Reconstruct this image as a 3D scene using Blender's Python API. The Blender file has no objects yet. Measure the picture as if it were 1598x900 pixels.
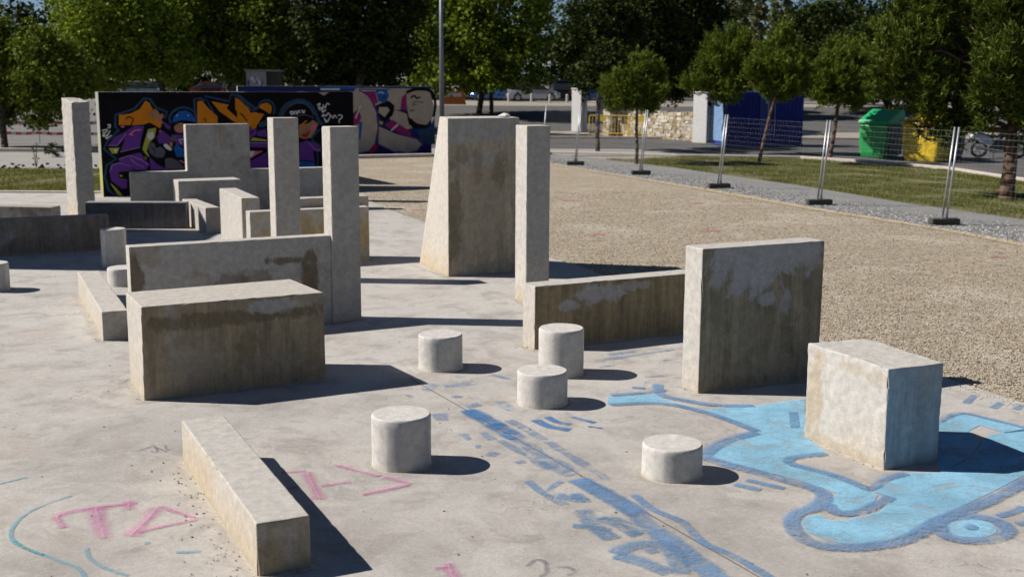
import bpy, bmesh, math, random
import numpy as np
from mathutils import Vector, Matrix, noise
R = math.radians
scene = bpy.context.scene
col = scene.collection

# ------------------------------------------------------------------ camera
cam_data = bpy.data.cameras.new('camera')
cam = bpy.data.objects.new('camera', cam_data); col.objects.link(cam)
cam.location = (0, 0, 2.9)
cam_data.sensor_width = 36; cam_data.lens = 41.41
cam_data.clip_start = 0.1; cam_data.clip_end = 2000
pitch, roll = 0.17535, 0.00474
cam.rotation_euler = (Matrix.Rotation(math.pi/2 - pitch, 3, 'X') @ Matrix.Rotation(-roll*-1, 3, 'Z')).to_euler()
cam_data.dof.use_dof = True; cam_data.dof.focus_distance = 10.0; cam_data.dof.aperture_fstop = 2.6
scene.camera = cam

# ------------------------------------------------------------------ world, sun, exposure
SUN_EL, SUN_AZ = R(40.6), R(175.5)          # azimuth measured from +X towards +Y, direction TO the sun
world = bpy.data.worlds.new('World'); scene.world = world; world.use_nodes = True
wn = world.node_tree; wn.nodes.clear()
sky = wn.nodes.new('ShaderNodeTexSky'); sky.sky_type = 'NISHITA'; sky.sun_disc = False
sky.sun_elevation = SUN_EL; sky.sun_rotation = math.pi/2 - SUN_AZ
sky.air_density = 0.6; sky.dust_density = 0.0; sky.ozone_density = 3.0
bg = wn.nodes.new('ShaderNodeBackground'); bg.inputs[1].default_value = 0.05
wo = wn.nodes.new('ShaderNodeOutputWorld')
wn.links.new(sky.outputs[0], bg.inputs[0]); wn.links.new(bg.outputs[0], wo.inputs[0])
sd = bpy.data.lights.new('sun', 'SUN'); sd.energy = 5.0; sd.angle = R(0.5); sd.color = (1.0, 0.955, 0.89)
sun = bpy.data.objects.new('sun', sd); col.objects.link(sun)
to_sun = Vector((math.cos(SUN_EL)*math.cos(SUN_AZ), math.cos(SUN_EL)*math.sin(SUN_AZ), math.sin(SUN_EL)))
sun.rotation_euler = to_sun.to_track_quat('Z', 'Y').to_euler(); sun.location = (-20, 5, 25)
vs = scene.view_settings; vs.view_transform = 'Standard'; vs.look = 'None'; vs.exposure = 0.23; vs.gamma = 1; vs.use_curve_mapping = False
scene.render.engine = 'CYCLES'
scene.cycles.max_bounces = 6; scene.cycles.transparent_max_bounces = 24; scene.cycles.use_denoising = True

# ------------------------------------------------------------------ material helpers
def new_mat(name):
    m = bpy.data.materials.new(name); m.use_nodes = True
    nt = m.node_tree; nt.nodes.clear()
    out = nt.nodes.new('ShaderNodeOutputMaterial'); b = nt.nodes.new('ShaderNodeBsdfPrincipled')
    nt.links.new(b.outputs[0], out.inputs[0])
    return m, nt, b, out
class N:
    """tiny node-graph helper"""
    def __init__(s, nt): s.nt = nt
    def node(s, t, **kw):
        n = s.nt.nodes.new(t)
        for k, v in kw.items(): setattr(n, k, v)
        return n
    def put(s, sock, v):
        if isinstance(v, bpy.types.NodeSocket): s.nt.links.new(v, sock)
        elif isinstance(v, (tuple, list)) and len(v) == 3 and sock.type == 'RGBA': sock.default_value = (*v, 1)
        else: sock.default_value = v
    def coord(s, which='Object', scale=(1, 1, 1), loc=(0, 0, 0)):
        t = s.node('ShaderNodeTexCoord'); mp = s.node('ShaderNodeMapping')
        s.nt.links.new(t.outputs[which], mp.inputs[0]); mp.inputs['Scale'].default_value = scale; mp.inputs['Location'].default_value = loc
        return mp.outputs[0]
    def noise(s, v, scale, detail=4, rough=.55, dist=0, col=False):
        n = s.node('ShaderNodeTexNoise'); s.nt.links.new(v, n.inputs['Vector'])
        n.inputs['Scale'].default_value = scale; n.inputs['Detail'].default_value = detail
        n.inputs['Roughness'].default_value = rough; n.inputs['Distortion'].default_value = dist
        return n.outputs['Color' if col else 'Fac']
    def vor(s, v, scale, out='Distance', rnd=1):
        n = s.node('ShaderNodeTexVoronoi'); s.nt.links.new(v, n.inputs['Vector']); n.inputs['Scale'].default_value = scale
        n.inputs['Randomness'].default_value = rnd
        return n.outputs[out]
    def rng(s, v, a, b, c=0.0, d=1.0, smooth=True):
        n = s.node('ShaderNodeMapRange'); n.interpolation_type = 'SMOOTHSTEP' if smooth else 'LINEAR'; n.clamp = True
        s.put(n.inputs['Value'], v)
        for k, x in zip(('From Min', 'From Max', 'To Min', 'To Max'), (a, b, c, d)): n.inputs[k].default_value = x
        return n.outputs[0]
    def math(s, op, a, b=0.0, clamp=False):
        n = s.node('ShaderNodeMath', operation=op); n.use_clamp = clamp; s.put(n.inputs[0], a); s.put(n.inputs[1], b); return n.outputs[0]
    def mix(s, f, a, b, blend='MIX'):
        n = s.node('ShaderNodeMix', data_type='RGBA', blend_type=blend); s.put(n.inputs[0], f); s.put(n.inputs[6], a); s.put(n.inputs[7], b); return n.outputs[2]
    def bump(s, h, strength=.3, dist=.01, nrm=None):
        n = s.node('ShaderNodeBump'); n.inputs['Strength'].default_value = strength; n.inputs['Distance'].default_value = dist
        s.nt.links.new(h, n.inputs['Height'])
        if nrm: s.nt.links.new(nrm, n.inputs['Normal'])
        return n.outputs[0]
    def sep(s, v):
        n = s.node('ShaderNodeSeparateXYZ'); s.nt.links.new(v, n.inputs[0]); return n.outputs

def concrete_mat(seed, base=(.52, .49, .45), front=(.165, .135, .09), amt=.8, lo=.42, hi=.56, patch=None, left=.5, blobs=()):
    """cast concrete: mud/form-oil stain on the face towards local -Y, buff stain low on the local -X face, pores"""
    m, nt, b, o = new_mat('concrete_%d' % seed); n = N(nt)
    c = n.coord('Object', loc=(seed*3.7, seed*1.9, seed*5.3))
    raw = n.coord('Object'); sx, sy, sz = n.sep(raw)
    nrm = n.coord('Normal'); nx, ny, nz = n.sep(nrm)
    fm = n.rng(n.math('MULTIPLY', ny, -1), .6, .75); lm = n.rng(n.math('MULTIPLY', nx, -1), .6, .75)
    big = n.noise(c, 1.5, 7, .62, .7)
    cs = n.coord('Object', scale=(5, 5, .7), loc=(seed, 0, seed)); streak = n.noise(cs, 1.3, 5, .6, .3)
    fine = n.noise(c, 14, 6, .7)
    grain = n.noise(c, 95, 4, .8)
    v = n.math('MULTIPLY', n.rng(fine, .25, .75, .80, 1.12), n.rng(grain, .3, .7, .86, 1.1))
    colr = n.mix(1.0, base, n.mix(big, (.93, .93, .93), (1.05, 1.03, 1.0)), 'MULTIPLY')
    # front stain
    sm = n.math('ADD', n.math('MULTIPLY', big, .68), n.math('MULTIPLY', streak, .32))
    sm = n.rng(sm, lo, hi)
    if patch:      # a clean grey zone near the top of the face, patch = height where it fades
        z = n.math('ADD', sz, n.math('MULTIPLY', n.noise(c, 2.3, 3, .5), patch[1]))
        sm = n.math('MULTIPLY', sm, n.rng(z, patch[0], patch[0]+.12, 1.0, .12))
        sm = n.math('MAXIMUM', sm, n.rng(z, patch[0]-.02, patch[0]+.1, patch[2], 0.0))
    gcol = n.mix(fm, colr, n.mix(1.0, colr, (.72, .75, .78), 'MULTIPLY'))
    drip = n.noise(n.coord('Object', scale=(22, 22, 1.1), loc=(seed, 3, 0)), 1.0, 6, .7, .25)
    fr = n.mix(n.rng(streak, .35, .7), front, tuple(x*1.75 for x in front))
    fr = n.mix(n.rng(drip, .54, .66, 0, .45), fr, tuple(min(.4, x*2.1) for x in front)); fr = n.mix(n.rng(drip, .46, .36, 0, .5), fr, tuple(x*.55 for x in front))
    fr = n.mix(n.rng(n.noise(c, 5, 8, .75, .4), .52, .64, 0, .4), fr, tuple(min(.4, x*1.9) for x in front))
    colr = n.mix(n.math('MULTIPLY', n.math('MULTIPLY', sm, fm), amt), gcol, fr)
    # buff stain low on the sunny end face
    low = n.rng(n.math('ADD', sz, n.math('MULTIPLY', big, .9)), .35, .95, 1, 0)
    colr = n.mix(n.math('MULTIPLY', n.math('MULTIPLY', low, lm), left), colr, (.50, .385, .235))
    for fa, a0, z0, ra, rz, bc, st in blobs:
        da = n.math('DIVIDE', n.math('SUBTRACT', sy if fa == 'l' else sx, a0), ra); dz = n.math('DIVIDE', n.math('SUBTRACT', sz, z0), rz)
        dd = n.math('SQRT', n.math('ADD', n.math('MULTIPLY', da, da), n.math('MULTIPLY', dz, dz)))
        nz_ = n.math('MULTIPLY', n.math('SUBTRACT', n.noise(n.coord('Object', scale=(1, 1, .6), loc=(a0*7, seed, z0*5)), 5.5, 8, .72, .6), .5), 3.2)
        bm_ = n.math('MULTIPLY', n.rng(n.math('ADD', dd, nz_), .7, 1.15, 1, 0), st)
        colr = n.mix(n.math('MULTIPLY', bm_, lm if fa == 'l' else fm), colr, bc)
    # base dirt line
    colr = n.mix(n.math('MULTIPLY', n.rng(n.math('ADD', sz, n.math('MULTIPLY', fine, .05)), .02, .09, 1, 0), .45), colr, (.36, .30, .21))
    cc = n.node('ShaderNodeCombineXYZ'); 
    for i in range(3): nt.links.new(v, cc.inputs[i])
    colr = n.mix(1.0, colr, cc.outputs[0], 'MULTIPLY')
    # air pores
    vo = n.vor(c, 26); pore = n.rng(vo, .05, .12, 1, 0); sel = n.rng(n.noise(c, 6, 2), .5, .6)
    pore = n.math('MULTIPLY', pore, sel)
    colr = n.mix(n.math('MULTIPLY', pore, .7), colr, (.13, .115, .10))
    nt.links.new(colr, b.inputs['Base Color']); b.inputs['Roughness'].default_value = .88; b.inputs['Specular IOR Level'].default_value = .25
    h = n.math('SUBTRACT', n.math('ADD', n.math('MULTIPLY', fine, .5), n.math('MULTIPLY', n.noise(c, 60, 4, .7), .25)), pore)
    nt.links.new(n.bump(h, .35, .008), b.inputs['Normal'])
    return m

def simple_mat(name, colr, rough=.6, metal=0, var=.12, vscale=6, bump=0, bscale=40):
    m, nt, b, o = new_mat(name); n = N(nt); c = n.coord('Object')
    f = n.rng(n.noise(c, vscale, 5, .65), .3, .7)
    k = n.mix(f, tuple(x*(1-var) for x in colr), tuple(min(1, x*(1+var)) for x in colr))
    nt.links.new(k, b.inputs['Base Color']); b.inputs['Roughness'].default_value = rough; b.inputs['Metallic'].default_value = metal
    if bump: nt.links.new(n.bump(n.noise(c, bscale, 4, .7), bump, .01), b.inputs['Normal'])
    return m

# ------------------------------------------------------------------ mesh helpers
def link(name, me, mat=None, parent=None, loc=(0, 0, 0), rotz=0):
    o = bpy.data.objects.new(name, me); col.objects.link(o)
    if me is not None and mat is not None:
        for mm in (mat if isinstance(mat, (list, tuple)) else [mat]): me.materials.append(mm)
    o.location = loc; o.rotation_euler = (0, 0, rotz)
    if parent: o.parent = parent
    return o
def tag(o, label, cat, group=None):
    o['label'] = label; o['category'] = cat
    if group: o['group'] = group
    return o
def kind(o, k): o['kind'] = k; return o
def thing(name, label, cat, loc, rotz=0, group=None):
    return tag(link(name, None, None, None, loc, rotz), label, cat, group)
def bm_obj(name, bm, mat, parent=None, loc=(0, 0, 0), rotz=0, smooth=False):
    me = bpy.data.meshes.new(name); bm.normal_update(); bm.to_mesh(me); bm.free()
    if smooth:
        for p in me.polygons: p.use_smooth = True
    return link(name, me, mat, parent, loc, rotz)
def box(bm, x0, x1, y0, y1, z0, z1, bevel=0, M=None):
    r = bmesh.ops.create_cube(bm, size=1)['verts']
    for v in r: v.co = Vector(((x0+x1)/2 + v.co.x*(x1-x0), (y0+y1)/2 + v.co.y*(y1-y0), (z0+z1)/2 + v.co.z*(z1-z0)))
    if bevel:
        es = list({e for v in r for e in v.link_edges})
        g = bmesh.ops.bevel(bm, geom=es, offset=bevel, segments=2, affect='EDGES', profile=.6)
        r = list({v for f in g['faces'] for v in f.verts} | {v for v in r if v.is_valid})
    if M: 
        for v in r: v.co = M @ v.co
    return r
def tube(bm, p, q, r0, r1=None, n=8, cap=True):
    r1 = r0 if r1 is None else r1
    p, q = Vector(p), Vector(q); d = q - p; L = d.length
    if L < 1e-6: return []
    M = Matrix.Translation((p+q)/2) @ d.to_track_quat('Z', 'Y').to_matrix().to_4x4()
    return bmesh.ops.create_cone(bm, cap_ends=cap, segments=n, radius1=r0, radius2=r1, depth=L, matrix=M)['verts']
def prism(bm, pts, y0, y1, axis='y'):
    """extrude an (a,z) outline along y"""
    A = [bm.verts.new((p[0], y0, p[1])) for p in pts]; B = [bm.verts.new((p[0], y1, p[1])) for p in pts]
    try: bm.faces.new(A); bm.faces.new(B[::-1])
    except ValueError: pass
    k = len(pts)
    for i in range(k): bm.faces.new((A[i], B[i], B[(i+1) % k], A[(i+1) % k]))
    return A + B
def poly_sheet(name, pts, z, mat, parent=None, k='structure'):
    bm = bmesh.new(); f = bm.faces.new([bm.verts.new((x, y, z)) for x, y in pts])
    bmesh.ops.triangulate(bm, faces=[f]); bmesh.ops.recalc_face_normals(bm, faces=bm.faces[:])
    o = bm_obj(name, bm, mat, parent)
    for p in o.data.polygons:
        if p.normal.z < 0: p.flip()
    if k: o['kind'] = k
    return o

def rough_hexa(name, base, top, h, mat, jit=.0016, bevel=.011, step=.055, tops=None):
    """cast block from 4 base + 4 top corners (front-left, front-right, back-right, back-left); local axes follow the front face"""
    F = Vector((*base[0], 0)); Rr = Vector((*base[1], 0)); th = math.atan2(Rr.y-F.y, Rr.x-F.x)
    inv = Matrix.Rotation(-th, 4, 'Z') @ Matrix.Translation(-F)
    bm = bmesh.new()
    z0 = -.03
    B = [bm.verts.new(inv @ Vector((*p, z0))) for p in base]
    T = [bm.verts.new(inv @ Vector((*p, h + (tops[i] if tops else 0)))) for i, p in enumerate(top)]
    bm.faces.new(B[::-1]); bm.faces.new(T)
    for i in range(4): bm.faces.new((B[i], B[(i+1) % 4], T[(i+1) % 4], T[i]))
    bmesh.ops.bevel(bm, geom=bm.edges[:], offset=bevel, segments=2, affect='EDGES', profile=.5)
    es = [e for e in bm.edges if e.calc_length() > step*1.6]
    for _ in range(6):
        es = [e for e in bm.edges if e.calc_length() > step*1.6]
        if not es: break
        bmesh.ops.subdivide_edges(bm, edges=es, cuts=1, use_grid_fill=True)
    bmesh.ops.triangulate(bm, faces=[f for f in bm.faces if len(f.verts) > 4])
    s = sum(map(ord, name)) + F.x*13.7
    for v in bm.verts:
        n3 = noise.noise_vector(v.co*9 + Vector((s, 0, 0))) + .6*noise.noise_vector(v.co*27 + Vector((0, s, 0)))
        v.co += n3*jit
    xs = [v.co.x for v in bm.verts]; ys = [v.co.y for v in bm.verts]; zs = [v.co.z for v in bm.verts]; cen = Vector((sum(xs)/len(xs), sum(ys)/len(ys), sum(zs)/len(zs)))
    bm.normal_update()
    for v in bm.verts:      # knocked-off arrises
        sharp = max((v.normal.angle(f.normal, 0) for f in v.link_faces), default=0)
        if sharp > .3 and v.co.z > .02:
            q = noise.noise(v.co*15 + Vector((s, s, 0)))
            if q > .30: v.co += (cen - v.co).normalized()*min(.018, (q-.30)*.12)
    o = bm_obj(name, bm, mat, None, (F.x, F.y, 0), th)
    return o
def block(name, x, y, th, w, d, h, mat, label, cat, group=None, z_tops=None, top_scale=None, **kw):
    u = Vector((math.cos(th), math.sin(th))); v = Vector((-u.y, u.x)); F = Vector((x, y))
    base = [F, F+u*w, F+u*w+v*d, F+v*d]
    top = base if top_scale is None else [F+u*a*w+v*b*d for a, b in top_scale]
    o = rough_hexa(name, [tuple(p) for p in base], [tuple(p) for p in top], h, mat, tops=z_tops, **kw)
    return tag(o, label, cat, group)
def stool(x, y, r, h, mat, label, name='concrete_stool', seed=0):
    bm = bmesh.new(); n = 64; rings = []
    prof = [(1.03, -.03), (1.025, .0), (1.0, .03)] + [(1.0, .03 + (h-.05)*i/8) for i in range(1, 9)] + [(.975, h-.006), (.95, h), (.6, h), (.25, h)]
    for k, (s, z) in enumerate(prof):
        rg = []
        for i in range(n):
            a = 2*math.pi*i/n; d = 1 + .006*noise.noise(Vector((math.cos(a)*3+seed, math.sin(a)*3, z*6))) + .004*noise.noise(Vector((math.cos(a)*12+seed, math.sin(a)*12, z*16)))
            rg.append(bm.verts.new((r*s*d*math.cos(a), r*s*d*math.sin(a), z + (.002*noise.noise(Vector((a*3, seed, 0))) if k > 9 else 0))))
        rings.append(rg)
    for a, b in zip(rings, rings[1:]):
        for i in range(n): bm.faces.new((a[i], a[(i+1) % n], b[(i+1) % n], b[i]))
    bm.faces.new(rings[-1]); bm.faces.new(rings[0][::-1])
    o = bm_obj(name, bm, mat, None, (x, y, 0), .45, smooth=False)
    for p in o.data.polygons: p.use_smooth = abs(p.normal.z) < .5
    return tag(o, label, 'stool', 'low round concrete stools')

def tz(y):
    t = min(1, max(0, (y-60)/30)); return 1.2*t*t*(3-2*t)
ROWS = [-40, 0, 20, 30, 40, 45, 50, 55, 60, 62, 64, 66, 68, 70, 72, 74, 76, 78, 80, 82, 84, 86, 88, 90, 95, 110, 130, 200, 400, 900]
def band(name, x0, x1, y0, y1, dz, mat, edge=None):
    ys = sorted({y0, y1} | {y for y in ROWS if y0 < y < y1}); bm = bmesh.new(); prev = None
    for y in ys:
        r = [bm.verts.new((x, y, tz(y)+dz)) for x in (x0, x0+(x1-x0)*.33, x0+(x1-x0)*.66, x1)]
        if prev:
            for i in range(3): bm.faces.new((prev[i], prev[i+1], r[i+1], r[i]))
        prev = r
    return kind(bm_obj(name, bm, mat), 'structure')

# ------------------------------------------------------------------ ground materials
def ground_mat(name, c1, c2, c3, fine_scale, coarse=.25, speck=0, bump=.4, bdist=.01, rough=.95):
    m, nt, b, o = new_mat(name); n = N(nt); c = n.coord('Object')
    k = n.mix(n.rng(n.noise(c, coarse*4, 6, .6, .4), .35, .65), c1, c2)
    k = n.mix(n.rng(n.noise(c, fine_scale, 5, .75), .35, .68), k, c3)
    if speck: k = n.mix(n.rng(n.vor(c, speck), .08, .2, .6, 0), k, tuple(x*.35 for x in c1))
    nt.links.new(k, b.inputs['Base Color']); b.inputs['Roughness'].default_value = rough; b.inputs['Specular IOR Level'].default_value = .2
    nt.links.new(n.bump(n.noise(c, fine_scale*1.7, 5, .8), bump, bdist), b.inputs['Normal'])
    return m

def pad_mat():
    m, nt, b, o = new_mat('pad_concrete'); n = N(nt); c = n.coord('Object')
    big = n.noise(c, .45, 6, .6, .8); mid = n.noise(c, 2.2, 6, .65, .6); fine = n.noise(c, 18, 6, .75)
    k = n.mix(n.rng(big, .38, .62), (.39, .362, .332), (.515, .48, .44))
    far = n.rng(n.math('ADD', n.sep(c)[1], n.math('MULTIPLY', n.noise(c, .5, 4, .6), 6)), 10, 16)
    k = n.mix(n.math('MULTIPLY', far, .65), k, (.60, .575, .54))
    k = n.mix(n.rng(mid, .45, .68, 0, .75), k, (.30, .272, .25))
    k = n.mix(n.rng(n.noise(n.coord('Object', loc=(1, 8, 0), scale=(1, 1.7, 1)), 4.5, 8, .75, 1.5), .52, .66, 0, .55), k, (.50, .46, .41))
    k = n.mix(n.rng(n.noise(n.coord('Object', loc=(31, 8, 0)), 6.5, 8, .8, .8), .54, .66, 0, .5), k, (.27, .245, .225))
    k = n.mix(n.rng(n.noise(n.coord('Object', loc=(9, 4, 0)), 1.1, 7, .7, 1.2), .50, .64, 0, .65), k, (.57, .54, .49))
    k = n.mix(n.rng(n.noise(n.coord('Object', loc=(3, 14, 0)), .8, 5, .6, 1.0), .52, .7, 0, .45), k, (.42, .335, .28))
    # trowel sweeps
    w = n.node('ShaderNodeTexWave', wave_type='RINGS'); nt.links.new(n.coord('Object', loc=(2, -9, 0)), w.inputs[0])
    w.inputs['Scale'].default_value = .35; w.inputs['Distortion'].default_value = 9; w.inputs['Detail'].default_value = 4; w.inputs['Detail Scale'].default_value = 1.6
    k = n.mix(n.rng(w.outputs['Fac'], .6, 1.0, 0, .16), k, (.56, .52, .48))
    k = n.mix(n.rng(fine, .3, .75, .22, 0), k, (.22, .20, .18))
    k = n.mix(n.rng(n.noise(c, 70, 5, .85), .38, .52, .38, 0), k, (.20, .18, .155))
    k = n.mix(n.rng(n.noise(n.coord('Object', loc=(4, 4, 0)), 34, 5, .8), .56, .66, 0, .45), k, (.62, .585, .53))
    cw = n.node('ShaderNodeVectorMath', operation='ADD'); nt.links.new(c, cw.inputs[0]); nt.links.new(n.noise(c, 1.6, 5, .7, 0, True), cw.inputs[1])
    ce = n.node('ShaderNodeTexVoronoi', feature='DISTANCE_TO_EDGE'); nt.links.new(cw.outputs[0], ce.inputs[0]); ce.inputs['Scale'].default_value = .38
    k = n.mix(n.math('MULTIPLY', n.rng(ce.outputs['Distance'], .0008, .0035, .5, 0), n.rng(n.noise(c, .6, 2), .48, .56)), k, (.17, .15, .13))
    # scattered dark grit
    s1 = n.rng(n.vor(c, 9), .012, .035, 1, 0); k = n.mix(n.math('MULTIPLY', s1, .8), k, (.10, .085, .07))
    s2 = n.math('MULTIPLY', n.rng(n.vor(c, 28), .04, .09, 1, 0), n.rng(n.noise(c, 1.3, 3), .5, .62)); k = n.mix(n.math('MULTIPLY', s2, .55), k, (.16, .135, .11))
    nt.links.new(k, b.inputs['Base Color']); b.inputs['Roughness'].default_value = .82; b.inputs['Specular IOR Level'].default_value = .3
    nt.links.new(n.bump(n.math('ADD', n.math('ADD', fine, n.math('MULTIPLY', n.noise(c, 70, 4, .8), .5)), n.math('MULTIPLY', mid, .8)), .4, .006), b.inputs['Normal'])
    return m

def mulch_mat():
    m, nt, b, o = new_mat('gravel_chippings'); n = N(nt); c = n.coord('Object')
    vc = n.vor(c, 62, 'Color'); s = n.node('ShaderNodeSeparateColor'); nt.links.new(vc, s.inputs[0])
    k = n.mix(n.rng(s.outputs[0], 0, 1, smooth=False), (.35, .282, .205), (.60, .52, .41))
    k = n.mix(n.rng(s.outputs[1], .78, .95), k, (.60, .54, .44))
    k = n.mix(n.rng(s.outputs[2], .86, .97), k, (.15, .12, .085))
    k = n.mix(n.rng(n.vor(c, 9, 'Distance'), .25, .6, 0, .3), k, (.16, .12, .08))
    str_ = n.noise(n.coord('Object', scale=(.5, 2.6, 1)), 2.6, 7, .75, .6)
    k = n.mix(n.rng(str_, .50, .64, 0, .6), k, (.235, .185, .125))
    k = n.mix(n.rng(n.noise(c, .5, 6, .65, .5), .50, .66, 0, .6), k, (.55, .49, .40))
    k = n.mix(n.rng(n.noise(n.coord('Object', loc=(5, 5, 0), scale=(.8, 1.6, 1)), 7, 6, .8, .4), .50, .62, 0, .55), k, (.22, .175, .12))
    k = n.mix(n.rng(n.noise(n.coord('Object', loc=(15, 5, 0)), 16, 5, .85), .54, .64, 0, .6), k, (.62, .56, .47))
    nt.links.new(k, b.inputs['Base Color']); b.inputs['Roughness'].default_value = 1.0; b.inputs['Specular IOR Level'].default_value = .1
    nt.links.new(n.bump(n.math('ADD', n.math('MULTIPLY', n.vor(c, 45), .7), n.noise(c, 9, 6, .8)), .8, .022), b.inputs['Normal'])
    return m

M_PAD = pad_mat(); M_MULCH = mulch_mat()
M_EARTH = ground_mat('dusty_earth', (.33, .29, .24), (.40, .36, .30), (.27, .24, .20), 12)
M_ASPH = ground_mat('asphalt', (.115, .11, .105), (.15, .145, .138), (.085, .082, .08), 20)
M_PALE = ground_mat('pale_paving', (.34, .32, .30), (.40, .38, .355), (.29, .27, .25), 15)
M_LROAD = ground_mat('worn_asphalt', (.20, .193, .185), (.25, .24, .23), (.17, .165, .16), 16)
M_PATH = ground_mat('grey_gravel', (.30, .295, .285), (.36, .352, .34), (.155, .15, .145), 26, bump=.8, bdist=.02)
M_SAND = ground_mat('sandy_edge', (.47, .37, .24), (.54, .45, .32), (.40, .31, .20), 20)
M_TURF = ground_mat('turf_soil', (.085, .10, .028), (.13, .125, .05), (.22, .185, .10), 10, bump=.8, bdist=.03)
M_KERB = simple_mat('kerb_stone', (.50, .44, .38), .9, bump=.3)

# ------------------------------------------------------------------ terrain and ground
def ground_sheet():
    bm = bmesh.new(); prev = None
    for y in ROWS:
        r = [bm.verts.new((x, y, tz(y)-.02)) for x in (-700, -60, -20, 0, 20, 60, 700)]
        if prev:
            for i in range(6): bm.faces.new((prev[i], prev[i+1], r[i+1], r[i]))
        prev = r
    return kind(bm_obj('ground', bm, M_EARTH), 'structure')
ground_sheet()
pad_edge = [(8.6, 1.6), (6.4, 6.6), (4.69, 10.44), (4.30, 11.37), (1.42, 17.4), (1.05, 18.4), (-1.75, 23.9), (-2.92, 26.75), (-3.85, 29.6)]
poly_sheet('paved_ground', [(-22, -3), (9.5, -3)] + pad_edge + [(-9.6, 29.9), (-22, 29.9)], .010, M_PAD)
PATH_LO = [(9.301,21.227), (8.606,23.341), (7.030,26.920), (5.481,31.239), (3.835,35.250), (1.391,41.332)]
PATH_UP = [(10.943,25.071), (9.413,28.757), (8.107,33.104), (5.573,39.487), (3.445,43.827)]
mul = [(9.5, -3), (16, -3), (12.6, 12.5)] + PATH_LO + [(-.6, 45.2), (-2.7, 45.2), (-12, 42), (-12, 29.9), (-3.85, 29.9)]
# gravel court: gentle heaps, a fine enough grid would be wasted far off, so one sheet
poly_sheet('gravel_ground', [(9.5, -3), (16, -3), (12.6, 12.5)] + PATH_LO + [(-.6, 44.8), (-2.7, 45.1), (-6.2, 43.8), (-12, 41.5), (-12, 29.2), (-3.7, 29.2)] + pad_edge[::-1], -.004, M_MULCH)
poly_sheet('gravel_path', [(12.6, 12.5), (16, 13)] + PATH_UP + [(1.5, 47.1), (-2.7, 46.8), (-2.7, 45.2), (-.6, 44.9)] + PATH_LO[::-1], .004, M_PATH)
# sandy border between court and path
bm = bmesh.new(); pr = None
pl = [(12.6, 12.5)] + PATH_LO + [(-.6, 44.9)]
for i, p in enumerate(pl):
    w = .2 + .05*math.sin(i*2.1)
    a, b_ = bm.verts.new((p[0]-w*.9, p[1]-w*.5, .008)), bm.verts.new((p[0]+w*.6, p[1]+w*.35, .008))
    if pr: bm.faces.new((pr[0], pr[1], b_, a))
    pr = (a, b_)
bmesh.ops.recalc_face_normals(bm, faces=bm.faces[:]); kind(bm_obj('path', bm, M_SAND), 'structure')
KERB = [(1.531,47.130,0.000), (6.411,45.514,0.000), (10.949,44.906,0.000), (13.250,42.129,0.000), (14.571,39.484,0.000), (15.176,34.981,0.000), (16.3, 31.0, 0), (18.0, 24.0, 0)]
RTURF = PATH_UP + [(1.7, 45.9)] + [(k[0]-.02, k[1]-.25) for k in KERB[1:]] + [(15.0, 16.0)]
poly_sheet('ground', [(15.5, 16.0)] + PATH_UP + [(k[0]-.05, k[1]-.22) for k in KERB[1:]], .006, M_TURF)
poly_sheet('ground', [(-22, 29.95), (-9.9, 29.95), (-9.9, 38.1), (-30, 38.1)], .006, M_TURF)
band('pavement', -60, -9.5, 38.1, 46.3, .004, M_PALE)
band('road', -80, -9.5, 47.6, 90, .006, M_LROAD)
band('road', -5, 80, 50.5, 59.0, .008, M_ASPH)
band('pavement', -9.5, 60, 46.0, 50.5, .002, M_PALE)
band('road', -9.0, 80, 66, 84, .008, M_ASPH)
band('pavement', 2, 100, 92, 98, .004, M_PALE)
band('road', -90, 110, 98.2, 128, .006, M_ASPH)
# right-hand street beside the containers
poly_sheet('road', [(k[0]+.12, k[1]+.1) for k in KERB[1:]] + [(60, 24), (60, 50.4), (6.5, 50.4)], .012, M_ASPH)

def kerb(name, pts, w, h, mat):
    bm = bmesh.new(); prev = None
    for i, p in enumerate(pts):
        a = Vector(p[:2]); d = (Vector(pts[min(i+1, len(pts)-1)][:2]) - Vector(pts[max(i-1, 0)][:2])).normalized(); nn = Vector((-d.y, d.x))
        r = [bm.verts.new((*(a+nn*s), z)) for s, z in ((-w/2, -.05), (-w/2, h-.015), (-w/2+.02, h), (w/2-.02, h), (w/2, h-.015), (w/2, -.05))]
        if prev:
            for j in range(5): bm.faces.new((prev[j], prev[j+1], r[j+1], r[j]))
        prev = r
    bmesh.ops.recalc_face_normals(bm, faces=bm.faces[:])
    return kind(bm_obj(name, bm, mat), 'structure')
kerb('kerb', [k for k in KERB], .22, .10, M_KERB)
kerb('kerb', [(-12, 41.8), (-5.68, 43.89), (-2.69, 45.23), (1.5, 46.6)], .28, .12, M_KERB)
kerb('kerb', [(-60, 47.2), (-9.5, 47.2)], .25, .12, M_KERB)
kerb('kerb', [(-22, 29.95), (-9.9, 29.95)], .15, .06, M_KERB)
kerb('kerb', [(-9.5, 59.4), (3.0, 59.4), (60, 59.4)], .2, .13, M_KERB)

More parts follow.
